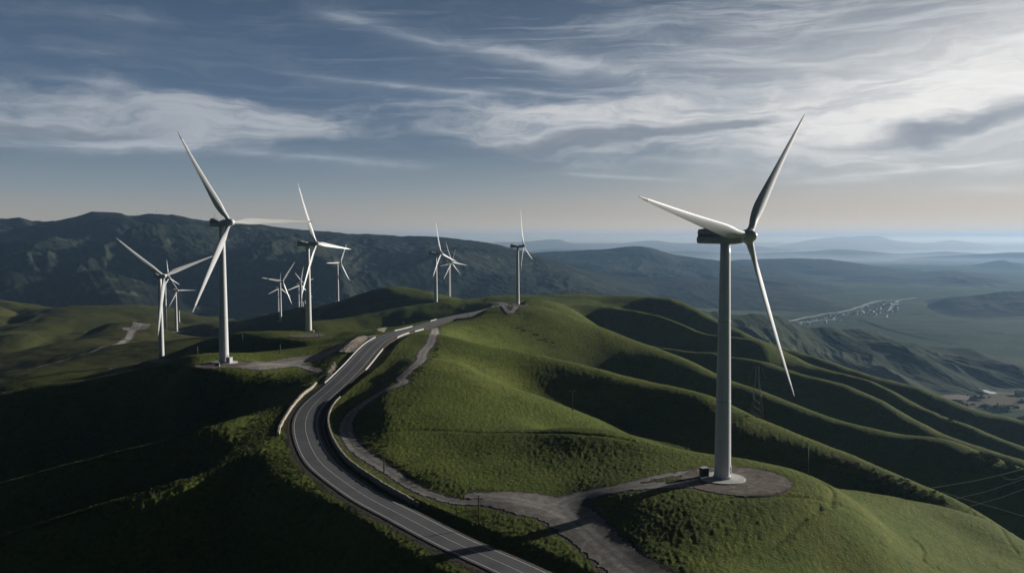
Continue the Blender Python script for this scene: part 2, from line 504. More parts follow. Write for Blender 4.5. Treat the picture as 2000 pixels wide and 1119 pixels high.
class MB:
    def __init__(s):
        s.v, s.f, s.sm, s.mi = [], [], [], []

    def face(s, idx, smooth=False, mi=0):
        s.f.append(tuple(idx)); s.sm.append(smooth); s.mi.append(mi)

    def box(s, x0, x1, y0, y1, z0, z1, M=None, bev=0.0):
        if bev > 0:
            secs = []
            for z, e in ((z0, bev), (z0 + bev, 0), (z1 - bev, 0), (z1, bev)):
                b = bev + e
                a0, a1, b0, b1 = x0 + e, x1 - e, y0 + e, y1 - e
                c = bev * 0.6
                secs.append([(a0 + c, b0, z), (a1 - c, b0, z), (a1, b0 + c, z), (a1, b1 - c, z), (a1 - c, b1, z), (a0 + c, b1, z), (a0, b1 - c, z), (a0, b0 + c, z)])
            s.loft(secs, M, smooth=False)
            return
        n = len(s.v)
        for p in ((x0, y0, z0), (x1, y0, z0), (x1, y1, z0), (x0, y1, z0), (x0, y0, z1), (x1, y0, z1), (x1, y1, z1), (x0, y1, z1)):
            s.v.append(tuple(M @ Vector(p)) if M else p)
        for q in ((0, 3, 2, 1), (4, 5, 6, 7), (0, 1, 5, 4), (1, 2, 6, 5), (2, 3, 7, 6), (3, 0, 4, 7)):
            s.face([n + k for k in q])

    def loft(s, secs, M=None, smooth=True, cap=True, mi=0, mi_fn=None):
        k = len(secs[0])
        n0 = len(s.v)
        for sec in secs:
            for p in sec:
                s.v.append(tuple(M @ Vector(p)) if M else tuple(p))
        for i in range(len(secs) - 1):
            for j in range(k):
                a, b = n0 + i * k + j, n0 + i * k + (j + 1) % k
                s.face((a, b, b + k, a + k), smooth, mi_fn(i) if mi_fn else mi)
        if cap:
            s.face([n0 + j for j in range(k)][::-1], False, mi)
            s.face([n0 + (len(secs) - 1) * k + j for j in range(k)], False, mi_fn(len(secs) - 2) if mi_fn else mi)

    def tube(s, p0, p1, r0, r1=None, n=8):
        r1 = r0 if r1 is None else r1
        p0, p1 = Vector(p0), Vector(p1)
        d = (p1 - p0).normalized()
        a = d.orthogonal().normalized()
        b = d.cross(a)
        secs = []
        for p, r in ((p0, r0), (p1, r1)):
            secs.append([tuple(p + a * math.cos(2 * PI * j / n) * r + b * math.sin(2 * PI * j / n) * r) for j in range(n)])
        s.loft(secs, None, n > 6)

    def lathe(s, prof, n=40, M=None, smooth=True):
        s.loft([[(r * math.cos(2 * PI * j / n), r * math.sin(2 * PI * j / n), z) for j in range(n)] for r, z in prof], M, smooth)

    def build(s, name, mats, parent=None):
        m = bpy.data.meshes.new(name)
        m.from_pydata(s.v, [], s.f)
        m.polygons.foreach_set('use_smooth', s.sm)
        m.polygons.foreach_set('material_index', s.mi)
        for mm in (mats if isinstance(mats, (list, tuple)) else [mats]):
            m.materials.append(mm)
        m.update()
        o = bpy.data.objects.new(name, m)
        COL.objects.link(o)
        if parent:
            o.parent = parent
        return o


def tag(o, label, cat, group=None):
    o['label'] = label
    o['category'] = cat
    if group:
        o['group'] = group
    return o


def kind(o, k):
    o['kind'] = k
    return o


def empty(name, loc, rz=0.0):
    o = bpy.data.objects.new(name, None)
    o.empty_display_size = 2
    COL.objects.link(o)
    o.location = loc
    o.rotation_euler = (0, 0, rz)
    return o


# ------------------------------------------------------------------ node helper
class NT:
    def __init__(s, tree):
        s.t = tree
        tree.nodes.clear()

    def n(s, typ, **kw):
        nd = s.t.nodes.new(typ)
        for k, v in kw.items():
            setattr(nd, k, v)
        return nd

    def put(s, sock, v):
        if isinstance(v, bpy.types.NodeSocket):
            s.t.links.new(v, sock)
        else:
            sock.default_value = v

    def m(s, op, a, b=None, c=None, clamp=False):
        nd = s.n('ShaderNodeMath', operation=op, use_clamp=clamp)
        for i, v in enumerate((a, b, c)):
            if v is not None:
                s.put(nd.inputs[i], v)
        return nd.outputs[0]

    def add(s, a, b): return s.m('ADD', a, b)
    def mul(s, a, b): return s.m('MULTIPLY', a, b)
    def sub(s, a, b): return s.m('SUBTRACT', a, b)

    def ss(s, a, b, x, o0=0.0, o1=1.0):
        nd = s.n('ShaderNodeMapRange', interpolation_type='SMOOTHSTEP')
        s.put(nd.inputs['Value'], x)
        s.put(nd.inputs['From Min'], a); s.put(nd.inputs['From Max'], b)
        s.put(nd.inputs['To Min'], o0); s.put(nd.inputs['To Max'], o1)
        return nd.outputs[0]

    def noise(s, vec, scale, detail=4, rough=0.5, dist=0.0, lac=2.0):
        nd = s.n('ShaderNodeTexNoise')
        s.put(nd.inputs['Vector'], vec)
        nd.inputs['Scale'].default_value = scale
        nd.inputs['Detail'].default_value = detail
        nd.inputs['Roughness'].default_value = rough
        nd.inputs['Distortion'].default_value = dist
        nd.inputs['Lacunarity'].default_value = lac
        return nd.outputs['Fac']

    def mix(s, f, a, b, blend='MIX'):
        nd = s.n('ShaderNodeMix', data_type='RGBA', blend_type=blend)
        s.put(nd.inputs[0], f); s.put(nd.inputs[6], a); s.put(nd.inputs[7], b)
        return nd.outputs[2]

    def ramp(s, x, stops, interp='LINEAR'):
        nd = s.n('ShaderNodeValToRGB')
        cr = nd.color_ramp
        cr.interpolation = interp
        while len(cr.elements) < len(stops):
            cr.elements.new(0.5)
        for e, (p, c) in zip(cr.elements, stops):
            e.position = p
            e.color = c
        s.put(nd.inputs[0], x)
        return nd.outputs[0]

    def xyz(s, x, y, z):
        nd = s.n('ShaderNodeCombineXYZ')
        s.put(nd.inputs[0], x); s.put(nd.inputs[1], y); s.put(nd.inputs[2], z)
        return nd.outputs[0]

    def scale(s, vec, sx, sy, sz, rot=0.0):
        nd = s.n('ShaderNodeMapping')
        s.put(nd.inputs['Vector'], vec)
        nd.inputs['Scale'].default_value = (sx, sy, sz)
        nd.inputs['Rotation'].default_value = (0, 0, rot)
        return nd.outputs[0]


def material(name):
    m = bpy.data.materials.new(name)
    m.use_nodes = True
    return m, NT(m.node_tree)


def finish(nt, color, rough=0.85, bump=None, bstr=0.5, bdist=0.1, spec=0.3, metallic=0.0):
    p = nt.n('ShaderNodeBsdfPrincipled')
    nt.put(p.inputs['Base Color'], color)
    nt.put(p.inputs['Roughness'], rough)
    p.inputs['Specular IOR Level'].default_value = spec
    p.inputs['Metallic'].default_value = metallic
    if bump is not None:
        b = nt.n('ShaderNodeBump')
        b.inputs['Strength'].default_value = bstr
        b.inputs['Distance'].default_value = bdist
        nt.put(b.inputs['Height'], bump)
        nt.t.links.new(b.outputs[0], p.inputs['Normal'])
    o = nt.n('ShaderNodeOutputMaterial')
    nt.t.links.new(p.outputs[0], o.inputs['Surface'])
    return p


def pos(nt):
    return nt.n('ShaderNodeNewGeometry').outputs['Position']


# ------------------------------------------------------------------ materials
def mat_grass():
    m, t = material('grass_hill')
    p = pos(t)
    big = t.noise(p, 0.012, 4, 0.55)
    mid = t.noise(p, 0.07, 4, 0.6, 0.6)
    fine = t.noise(p, 0.75, 5, 0.7)
    tiny = t.noise(p, 2.6, 3, 0.6)
    c = t.ramp(big, [(0.30, (0.080, 0.106, 0.016, 1)), (0.52, (0.113, 0.138, 0.022, 1)), (0.72, (0.152, 0.162, 0.032, 1))])
    c = t.mix(t.ss(0.42, 0.66, mid), c, (0.082, 0.116, 0.016, 1))
    c = t.mix(t.ss(0.50, 0.72, fine), c, (0.150, 0.172, 0.044, 1))
    c = t.mix(t.ss(0.46, 0.28, fine), c, (0.046, 0.066, 0.016, 1))
    c = t.mix(t.ss(0.62, 0.75, tiny), c, (0.170, 0.180, 0.070, 1))
    coarse = t.noise(p, 0.28, 4, 0.65, 0.4)
    c = t.mix(t.mul(t.ss(0.45, 0.32, coarse), 0.5), c, (0.045, 0.068, 0.013, 1))
    c = t.mix(t.mul(t.ss(0.58, 0.72, coarse), 0.45), c, (0.172, 0.170, 0.045, 1))
    terr = t.noise(t.scale(p, 0.035, 0.035, 0.95), 1.0, 4, 0.7, 0.3)
    c = t.mix(t.mul(t.ss(0.56, 0.66, terr), 0.45), c, (0.062, 0.082, 0.020, 1))
    dl = t.n('ShaderNodeAttribute', attribute_name='slope_shade').outputs['Fac']
    c = t.mix(dl, c, t.mix(1.0, c, (0.62, 0.52, 0.75, 1), 'MULTIPLY'))  # shade and haze of the far left slopes put into the grass colour
    # bare earth and gravel
    a = t.n('ShaderNodeAttribute', attribute_name='bare').outputs['Fac']
    g1 = t.noise(p, 1.2, 5, 0.7)
    earth = t.ramp(g1, [(0.3, (0.060, 0.050, 0.038, 1)), (0.55, (0.115, 0.098, 0.078, 1)), (0.75, (0.19, 0.165, 0.13, 1))])
    am = t.ss(0.30, 0.62, t.add(a, t.mul(t.sub(fine, 0.5), 0.9)))
    c = t.mix(am, c, earth)
    h = t.add(t.add(t.mul(fine, 0.9), t.mul(tiny, 0.35)), t.add(t.mul(coarse, 0.25), t.mul(terr, 0.35)))
    finish(t, c, 0.9, h, 1.0, 0.6, spec=0.10)
    return m


def mat_gravel(name, c0, c1, c2, ruts=False):
    m, t = material(name)
    p = pos(t)
    a = t.noise(p, 0.35, 5, 0.65, 0.8)
    b = t.noise(p, 3.2, 3, 0.7)
    k = t.ramp(t.add(t.mul(a, 0.7), t.mul(b, 0.3)), [(0.33, c0), (0.5, c1), (0.66, c2)])
    if ruts:    # wheel lanes run lighter than the crown and the verges
        o = t.m('ABSOLUTE', t.n('ShaderNodeAttribute', attribute_name='across').outputs['Fac'])
        lane = t.m('ABSOLUTE', t.sub(o, 1.25))
        lane = t.add(lane, t.mul(t.sub(a, 0.5), 0.8))
        k = t.mix(t.ss(0.35, 1.3, lane), k, t.mix(1.0, k, (0.74, 0.72, 0.69, 1), 'MULTIPLY'))
    finish(t, k, 0.9, t.add(b, t.mul(a, 0.8)), 0.8, 0.12, spec=0.2)
    return m


def mat_plain(name, col, rough=0.6, var=0.12, scale=0.6, bump=0.0, spec=0.4, metallic=0.0):
    m, t = material(name)
    tc = t.n('ShaderNodeTexCoord').outputs['Object']
    n = t.noise(tc, scale, 5, 0.65)
    d = tuple(c * (1 - var) for c in col[:3]) + (1,)
    l = tuple(min(1, c * (1 + var)) for c in col[:3]) + (1,)
    c = t.ramp(n, [(0.3, d), (0.7, l)])
    finish(t, c, rough, n if bump else None, bump, 0.05, spec, metallic)
    return m


def mat_paint():
    """weathered white gel coat: faint streaks running down"""
    m, t = material('turbine_white')
    tc = t.n('ShaderNodeTexCoord').outputs['Object']
    n = t.noise(t.scale(tc, 1.3, 1.3, 0.08), 1.0, 5, 0.6)
    n2 = t.noise(tc, 0.35, 3, 0.5)
    c = t.ramp(n, [(0.32, (0.68, 0.68, 0.67, 1)), (0.55, (0.78, 0.78, 0.775, 1)), (0.8, (0.81, 0.81, 0.805, 1))])
    c = t.mix(t.ss(0.55, 0.8, n2), c, (0.72, 0.71, 0.69, 1))
    finish(t, c, 0.34, spec=0.45)
    return m


def mat_asphalt():
    m, t = material('asphalt')
    p = pos(t)
    a = t.noise(p, 0.10, 4, 0.6)
    b = t.noise(p, 4.0, 3, 0.7)
    c = t.ramp(a, [(0.3, (0.100, 0.101, 0.106, 1)), (0.7, (0.150, 0.151, 0.156, 1))])
    c = t.mix(t.mul(t.ss(0.5, 0.75, b), 0.5), c, (0.17, 0.17, 0.172, 1))
    pat = t.n('ShaderNodeTexVoronoi', feature='F1')
    pat.inputs['Scale'].default_value = 0.09
    t.put(pat.inputs['Vector'], p)
    c = t.mix(t.mul(t.ss(0.2, 0.25, t.noise(p, 0.03, 2)), 0.0), c, c)
    # worn wheel lanes from the ribbon's own cross coordinate
    o = t.n('ShaderNodeAttribute', attribute_name='across').outputs['Fac']
    lane = t.m('ABSOLUTE', t.sub(t.m('ABSOLUTE', t.sub(t.m('ABSOLUTE', o), 2.0)), 0.85))
    c = t.mix(t.mul(t.ss(0.6, 0.0, lane), 0.35), c, (0.15, 0.15, 0.152, 1))
    finish(t, c, t.ramp(a, [(0.3, (0.62,) * 3 + (1,)), (0.7, (0.8,) * 3 + (1,))]), b, 0.3, 0.03, spec=0.35)
    return m


def mat_mountain(name, dark, mid, pale, sc_=1.0, pale_amt=0.6):
    m, t = material(name)
    p = pos(t)
    a = t.noise(p, 0.0016 * sc_, 5, 0.6, 0.7)
    b = t.noise(p, 0.010 * sc_, 5, 0.65)
    d = t.noise(p, 0.05 * sc_, 3, 0.7)
    k = t.add(t.mul(a, 0.6), t.mul(b, 0.4))
    c = t.ramp(k, [(0.36, dark), (0.50, mid), (0.64, pale)])
    c = t.mix(t.mul(t.ss(0.52, 0.64, t.add(t.mul(d, 0.5), t.mul(b, 0.5))), 0.6), c, dark)
    if pale_amt:
        e = t.noise(p, 0.004 * sc_, 4, 0.7, 1.0)
        c = t.mix(t.mul(t.ss(0.60, 0.72, e), pale_amt), c, tuple(min(1, x * 2.2) for x in pale[:3]) + (1,))
    finish(t, c, 0.95, t.add(t.mul(d, 0.5), b), 0.3, 4.0 / sc_, spec=0.05)
    return m


def mat_valley():
    m, t = material('valley_fields')
    p = pos(t)
    v = t.n('ShaderNodeTexVoronoi', feature='F1', distance='CHEBYCHEV')
    v.inputs['Scale'].default_value = 1.0
    w = t.n('ShaderNodeMapping')
    t.put(w.inputs['Vector'], p)
    w.inputs['Scale'].default_value = (1 / 420.0, 1 / 230.0, 0)
    w.inputs['Rotation'].default_value = (0, 0, 0.5)
    t.t.links.new(w.outputs[0], v.inputs['Vector'])
    sep = t.n('ShaderNodeSeparateColor')
    t.t.links.new(v.outputs['Color'], sep.inputs[0])
    c = t.ramp(sep.outputs[0], [(0.0, (0.034, 0.064, 0.022, 1)), (0.35, (0.060, 0.098, 0.034, 1)), (0.7, (0.084, 0.122, 0.044, 1)), (0.93, (0.110, 0.130, 0.060, 1)), (1.0, (0.20, 0.17, 0.11, 1))])
    big = t.noise(p, 0.0009, 4, 0.6)
    c = t.mix(t.ss(0.40, 0.62, big), c, (0.050, 0.080, 0.030, 1))
    n = t.noise(p, 0.006, 5, 0.7, 1.2)
    c = t.mix(t.ss(0.56, 0.66, n), c, (0.018, 0.028, 0.014, 1))
    n2 = t.noise(p, 0.03, 4, 0.7)
    c = t.mix(t.ss(0.60, 0.70, n2), c, (0.014, 0.022, 0.011, 1))
    finish(t, c, 0.95, n2, 0.5, 4.0, spec=0.05)
    return m


M_grass = mat_grass()
M_gravel = mat_gravel('gravel', (0.20, 0.188, 0.172, 1), (0.34, 0.32, 0.295, 1), (0.52, 0.50, 0.46, 1), True)
M_padgravel = mat_gravel('brown_gravel', (0.085, 0.068, 0.055, 1), (0.165, 0.138, 0.115, 1), (0.31, 0.27, 0.23, 1))
M_soil = mat_gravel('bare_soil', (0.52, 0.43, 0.33, 1), (0.66, 0.56, 0.44, 1), (0.74, 0.66, 0.54, 1))
M_concrete = mat_plain('concrete', (0.60, 0.59, 0.56), 0.85, 0.22, 0.8, 0.2, 0.2)
M_wall = mat_plain('stone_concrete', (0.42, 0.37, 0.31), 0.9, 0.35, 0.9, 0.4, 0.2)
M_barrier = mat_plain('barrier_concrete', (0.50, 0.49, 0.46), 0.8, 0.15, 0.9, 0.1, 0.2)
M_white = mat_paint()
M_tip = mat_plain('blade_tip_grey', (0.40, 0.40, 0.39), 0.45, 0.25, 1.2)
M_dark = mat_plain('dark_vent', (0.020, 0.022, 0.025), 0.5, 0.3)
M_hood = mat_plain('nacelle_grey', (0.58, 0.59, 0.60), 0.5, 0.1)
M_box = mat_plain('green_box', (0.055, 0.070, 0.060), 0.55, 0.15)
M_wood = mat_plain('weathered_wood', (0.085, 0.065, 0.050), 0.9, 0.35, 1.5, 0.3, 0.1)
M_steel = mat_plain('galvanised_steel', (0.10, 0.105, 0.11), 0.6, 0.15, 1.0, 0, 0.3, 0.2)
M_wire = mat_plain('wire', (0.62, 0.62, 0.62), 0.45, 0.1)
M_asphalt = mat_asphalt()
M_line = mat_plain('road_paint', (0.66, 0.66, 0.63), 0.7, 0.18, 0.8)
M_mount = mat_mountain('mountain_green', (0.006, 0.009, 0.008, 1), (0.022, 0.029, 0.021, 1), (0.070, 0.076, 0.052, 1), 1.0, 0.8)
M_far = mat_mountain('mountain_far', (0.012, 0.018, 0.016, 1), (0.020, 0.027, 0.022, 1), (0.034, 0.040, 0.032, 1), 0.4, 0.0)
M_ridge = mat_mountain('wooded_slope', (0.022, 0.032, 0.018, 1), (0.048, 0.062, 0.032, 1), (0.085, 0.095, 0.055, 1), 2.5, 0.5)
M_valley = mat_valley()
M_leaf = mat_plain('scrub_leaf', (0.105, 0.130, 0.036), 0.85, 0.5, 0.5, 0, 0.15)
M_tree = mat_plain('tree_leaf', (0.024, 0.036, 0.014), 0.9, 0.4, 0.05, 0, 0.1)
M_house = mat_plain('house_wall', (0.78, 0.77, 0.74), 0.8, 0.2, 0.05)
M_roof = mat_plain('house_roof', (0.74, 0.73, 0.72), 0.7, 0.3, 0.05)

# ------------------------------------------------------------------ the hills: one polar sheet
NA, NR = 1000, 1060
az = np.linspace(R(-41), R(41), NA)
rr = np.exp(np.linspace(math.log(75), math.log(2650), NR))
RRm, AZm = np.meshgrid(rr, az, indexing='ij')
hx, hy = (RRm * np.sin(AZm)).ravel(), (RRm * np.cos(AZm)).ravel()
hz, hb, hcore = H(hx, hy)
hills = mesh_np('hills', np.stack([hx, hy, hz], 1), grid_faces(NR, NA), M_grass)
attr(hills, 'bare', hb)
attr(hills, 'slope_shade', np.clip(sstep(-60, -260, hx + 0.10 * (hy - 600)) * sstep(480, 800, hy) + 0.35 * perlin(hx / 120, hy / 120, 19), 0, 1) * sstep(420, 620, hy))  # mask of the painted shade: far left slopes, plus random patches farther off
kind(hills, 'structure')


# draped sheets: gravel and earth laid on the hills
def draped(name, mask_fn, x0, x1, y0, y1, step, mat, dz, extra=None):
    xs, ys = np.arange(x0, x1, step), np.arange(y0, y1, step)
    X, Y = np.meshgrid(xs, ys)
    x, y = X.ravel(), Y.ravel()
    inside = mask_fn(x, y)
    k = inside.reshape(X.shape)
    cell = k[:-1, :-1] & k[1:, :-1] & k[:-1, 1:] & k[1:, 1:]
    f = grid_faces(*X.shape)[cell.ravel()]
    used = np.unique(f)
    if len(used) == 0:
        return None
    remap = np.full(x.size, -1)
    remap[used] = np.arange(len(used))
    x, y = x[used], y[used]
    z = H(x, y)[0] + dz
    if extra is not None:
        z = z + extra(x, y)
    return mesh_np(name, np.stack([x, y, z], 1), remap[f], mat)


def ragged(x, y, a=0.55):
    return (perlin(x / 2.3, y / 2.3, 61) + 0.6 * perlin(x / 0.9, y / 0.9, 62)) * a


def track_sheet(name, keys, mat, step, dz, rag=0.55):
    lines = [tracks[k] for k in keys]
    lo = np.min([l[:, :2].min(0) for l in lines], 0) - 14
    hi = np.max([l[:, :2].max(0) for l in lines], 0) + 14

    def fn(x, y):
        ins = np.zeros(x.size, bool)
        rg = ragged(x, y, rag)
        for l in lines:
            d, o, i = line_query(x, y, l, 16)
            w = np.interp(i, np.arange(len(l)), l[:, 3])
            ins |= d + rg < w
        return ins
    o = draped(name, fn, lo[0], hi[0], lo[1], hi[1], step, mat, dz)
    if o:
        co = np.empty(len(o.data.vertices) * 3, np.float32)
        o.data.vertices.foreach_get('co', co)
        co = co.reshape(-1, 3)
        best, val = np.full(len(co), 1e9), np.zeros(len(co))
        for l in lines:
            d, of, ix = line_query(co[:, 0], co[:, 1], l, 16)
            b_ = d < best
            best[b_], val[b_] = d[b_], of[b_]
        attr(o, 'across', np.clip(val, -30, 30))
    if o:
        kind(o, 'structure')
    return o


track_sheet('dirt_track', ['dirt_track'], M_gravel, 0.55, 0.09)
track_sheet('gravel_yard', ['yard_branch', 'turbine_track', 'upper_track'], M_gravel, 0.5, 0.09, 0.8)
track_sheet('gravel_road', ['pad_track', 'pad_fork'], M_gravel, 0.7, 0.12, 0.8)
track_sheet('valley_track', ['valley_track'], M_gravel, 2.0, 0.5, 0.8)
track_sheet('field_track', ['lower_track'], M_gravel, 0.9, 0.3, 0.6)
track_sheet('ridge_track', ['ridge_track'], M_gravel, 1.2, 0.3, 0.6)
for (cx, cy, cz, r), nm in zip(pads, ['gravel_pad'] * 6):
    o = draped(nm, lambda x, y: np.hypot(x - cx, y - cy) + ragged(x, y, 0.7) < r, cx - r - 3, cx + r + 3, cy - r - 3, cy + r + 3, 0.5 if cy < 500 else 1.0, M_padgravel, 0.14 if cy < 500 else 0.35)
    if o:
        kind(o, 'structure')


# ------------------------------------------------------------------ road
def offset_line(line, off):
    t = np.gradient(line[:, :2], axis=0)
    t /= np.linalg.norm(t, axis=1)[:, None]
    n = np.stack([t[:, 1], -t[:, 0]], 1)
    return line[:, :2] + n * (off[:, None] if hasattr(off, '__len__') else off)


def ribbon(name, line, o0, o1, dz, mat, n=2, crown=0.0):
    offs = np.linspace(o0, o1, n)
    rows = []
    for o in offs:
        xy = offset_line(line, o)
        rows.append(np.c_[xy, line[:, 2] + dz - crown * abs(o)])
    V = np.stack(rows, 1).reshape(-1, 3)
    ob = mesh_np(name, V, grid_faces(len(line), n)[:, ::-1], mat)
    attr(ob, 'across', np.tile(offs, len(line)))
    return ob


roadf = resample(road, 1.0)
kind(ribbon('road', roadf, -4.75, 4.75, 0.10, M_asphalt, 9, 0.012), 'structure')
kind(ribbon('edge_line', roadf, -4.05, -3.80, 0.122, M_line, 2, 0.012), 'structure')
kind(ribbon('edge_line', roadf, 3.80, 4.05, 0.122, M_line, 2, 0.012), 'structure')
kind(ribbon('centre_line', roadf, -0.09, 0.09, 0.122, M_line, 2, 0.012), 'structure')


def wall_mesh(name, pts, h, th, mat, rough=0.0, drop=0.6, parent=None, post=False):
    """a low wall that follows a line on the ground: pts (n,2) plan points"""
    p = np.array(pts, float)
    p = np.c_[p, np.zeros(len(p))]
    p = resample(catmull(p, 6), 0.8)
    z = HS(p[:, 0], p[:, 1])
    z = np.convolve(np.pad(z, 2, 'edge'), np.ones(5) / 5, 'valid')
    t = np.gradient(p[:, :2], axis=0)
    t /= np.linalg.norm(t, axis=1)[:, None]
    n = np.stack([t[:, 1], -t[:, 0]], 1)
    mb = MB()
    secs = []
    for i in range(len(p)):
        a = p[i, :2]
        hh = h + (rough * (rng.random() - 0.5) if rough else 0)
        j = (rng.random() - 0.5) * rough * 0.5
        zb, zt = z[i] - drop, z[i] + hh
        tb, tt = th * 0.62, th * 0.4
        q = [(a + n[i] * (-tb + j), zb), (a + n[i] * (-tt + j), zt - 0.05), (a + n[i] * (-tt * 0.7 + j), zt), (a + n[i] * (tt * 0.7 + j), zt), (a + n[i] * (tt + j), zt - 0.05), (a + n[i] * (tb + j), zb)]
        secs.append([(c[0], c[1], zz) for c, zz in q])
    mb.loft(secs, None, False)
    return mb.build(name, mat, parent)


def gpts(px):
    return [G(*p)[:2] for p in px]


# retaining wall along the inside of the bend, on the bank edge
ii = np.arange(RI_LO, RI_HI + 1, 3)
rw = offset_line(road, 8.1)[ii]
o = wall_mesh('retaining_wall', rw, 0.55, 0.8, M_wall, 0.25, 2.6)
tag(o, 'long pale stone retaining wall curving round the inside of the road bend', 'wall')
o = wall_mesh('parapet_wall', gpts([(543, 852), (547, 835), (556, 815), (572, 795), (592, 775), (606, 763), (617, 752)]), 1.0, 1.0, M_wall, 0.3)
tag(o, 'rough beige parapet wall on the outer edge of the road bend', 'wall')


def on_road(px_pts, off):
    idx = [road_index(*p) for p in px_pts]
    a, b = min(idx), max(idx)
    return offset_line(road, off)[np.arange(a, b + 1, 3)]


for px, off, lab in [
        ([(630, 751), (738, 659)], -5.6, 'long white concrete barrier beside the pale cut bank, left of the road'),
        ([(722, 716), (752, 676)], 6.0, 'straight white concrete barrier on the right verge below the crest'),
        ([(775, 657), (797, 648)], 5.8, 'short white barrier on the right verge near the top of the dirt track'),
        ([(805, 646), (820, 641)], 5.8, 'shortest grey white barrier on the right verge, just before the dirt track mouth'),
        ([(765, 648), (798, 638)], -6.0, 'white barrier left of the road just past the pale soil heap'),
        ([(868, 626), (914, 616)], -6.0, 'farthest white barrier, on the left verge where the road climbs to the ridge turbine')]:
    o = wall_mesh('concrete_barrier', on_road(px, off), 0.55, 0.35, M_barrier, 0.0, 0.5)
    tag(o, lab, 'barrier', 'concrete barriers along the road')

# low concrete gutter edge at the foot of the bank
ii = np.arange(0, RI_HI + 10, 4)
o = wall_mesh('drain_kerb', offset_line(road, 6.4)[ii], 0.22, 0.35, M_wall, 0.0, 0.8)
kind(o, 'structure')


def soil_patch(name, poly, lift, lab, cat):
    pg = np.array(gpts(poly))
    lo, hi = pg.min(0) - 1, pg.max(0) + 1

    def fn(x, y):
        rgx = x + ragged(x, y, 0.8)
        rgy = y + ragged(y + 40, x, 0.8)
        ins = np.zeros(x.size, bool)
        j = len(pg) - 1
        for i in range(len(pg)):
            c = ((pg[i, 1] > rgy) != (pg[j, 1] > rgy)) & (rgx < (pg[j, 0] - pg[i, 0]) * (rgy - pg[i, 1]) / (pg[j, 1] - pg[i, 1] + 1e-9) + pg[i, 0])
            ins ^= c
            j = i
        return ins
    c = pg.mean(0)
    rad = np.linalg.norm(pg - c, axis=1).max()
    o = draped(name, fn, lo[0], hi[0], lo[1], hi[1], 0.4, M_soil, 0.05,
               lambda x, y: lift * np.clip(1 - (np.hypot(x - c[0], y - c[1]) / rad) ** 2, 0, 1) + 0.10 * np.abs(fbm(x / 1.6, y / 3.5, 3, 91)))
    if o:
        tag(o, lab, cat)
    return o


soil_patch('soil_bank', [(660, 694), (676, 680), (694, 664), (710, 657), (720, 664), (706, 680), (694, 692), (680, 694)], 0.8, 'largest pale beige soil bank cut beside the road and gravel spur', 'soil bank')
soil_patch('soil_bank', [(632, 748), (640, 730), (652, 712), (655, 706), (658, 722), (648, 738), (638, 748)], 0.6, 'narrow pale rock streak above the road, lower down than the big cut bank', 'soil bank')
soil_patch('soil_heap', [(735, 651), (745, 646), (757, 648), (752, 653), (738, 653)], 2.0, 'small pale soil heap left of the road crest beside the gravel spur mouth', 'soil heap')

# ------------------------------------------------------------------ mountains and valley
vx = np.concatenate([np.linspace(-31000, -4000, 40), np.linspace(-3900, 5200, 300), np.linspace(5400, 31000, 60)])
vy = np.concatenate([np.linspace(-1500, 900, 8), np.linspace(950, 9000, 330), np.exp(np.linspace(math.log(9100), math.log(35800), 90))])
VX, VY = np.meshgrid(vx, vy)
vz = fbm(VX / 900, VY / 900, 4, 5) * 9 + fbm(VX / 160, VY / 160, 3, 6) * 2.2
vz = vz * np.clip((VY - 500) / 1500, 0.2, 1)
valley_o = mesh_np('valley', np.stack([VX.ravel(), VY.ravel(), vz.ravel()], 1), grid_faces(*VX.shape), M_valley)
kind(valley_o, 'structure')


def mountain(name, crest, wf, wb, nx, ny, seed, mat, rough=0.30, lam=420.0, basez=-20.0, jag=0.04, pw=1.15, slant=0.35):
    c = np.array([P(*q) for q in crest])
    c = resample(catmull(c, 10), max(4.0, np.ptp(c[:, 0]) / 1500))
    s = np.linspace(0, len(c) - 1, nx)
    cx, cy, cz = [np.interp(s, np.arange(len(c)), c[:, k]) for k in range(3)]
    hgt = cz - basez
    cz = cz + jag * hgt * fbm(cx / (lam * 0.45), cy / 1e4 + seed, 4, seed, 0.55)
    t = np.r_[np.linspace(-1, 0, ny, endpoint=False), np.linspace(0, 1, max(8, ny // 3))]
    T, _ = np.meshgrid(t, cx, indexing='ij')
    CXm, CYm, CZm = [np.broadcast_to(a, T.shape) for a in (cx, cy, cz)]
    w = np.where(T < 0, wf, wb)
    nrm = np.stack([CXm / np.hypot(CXm, CYm), CYm / np.hypot(CXm, CYm)], 0)
    X = CXm + nrm[0] * T * w + slant * (-np.minimum(T, 0)) * w * 0.5
    Y = CYm + nrm[1] * T * w
    a = np.abs(T)
    prof = (1 - a) ** pw
    wx = X + 0.35 * lam * fbm(X / (lam * 1.5), Y / (lam * 1.5), 3, seed + 40)
    wy = Y + 0.35 * lam * fbm(X / (lam * 1.5) + 7, Y / (lam * 1.5), 3, seed + 50)
    r = ridged(wx / lam, wy / (lam * 2.2), 6, seed + 10, 0.42) - 1.0
    r2 = ridged(wx / (lam * 0.36), wy / (lam * 0.7), 4, seed + 20, 0.5) - 0.9
    env = np.clip(a * 1.9, 0, 1) * (1 - a * 0.55) * np.clip((1 - a) * 6, 0, 1)
    H_ = np.maximum(CZm - basez, 1)
    z = basez + H_ * (prof + env * (rough * r + rough * 0.16 * r2)) + 0.012 * H_ * fbm(X / 40, Y / 40, 3, seed + 5) * np.clip(a * 8, 0.3, 1)
    o = mesh_np(name, np.stack([X.ravel(), Y.ravel(), z.ravel()], 1), grid_faces(*T.shape), mat)
    kind(o, 'structure')
    return o


def cr(pts, D0, D1=None):
    D1 = D1 or D0
    x0, x1 = pts[0][0], pts[-1][0]
    return [(a, b, D0 + (D1 - D0) * (a - x0) / (x1 - x0)) for a, b in pts]


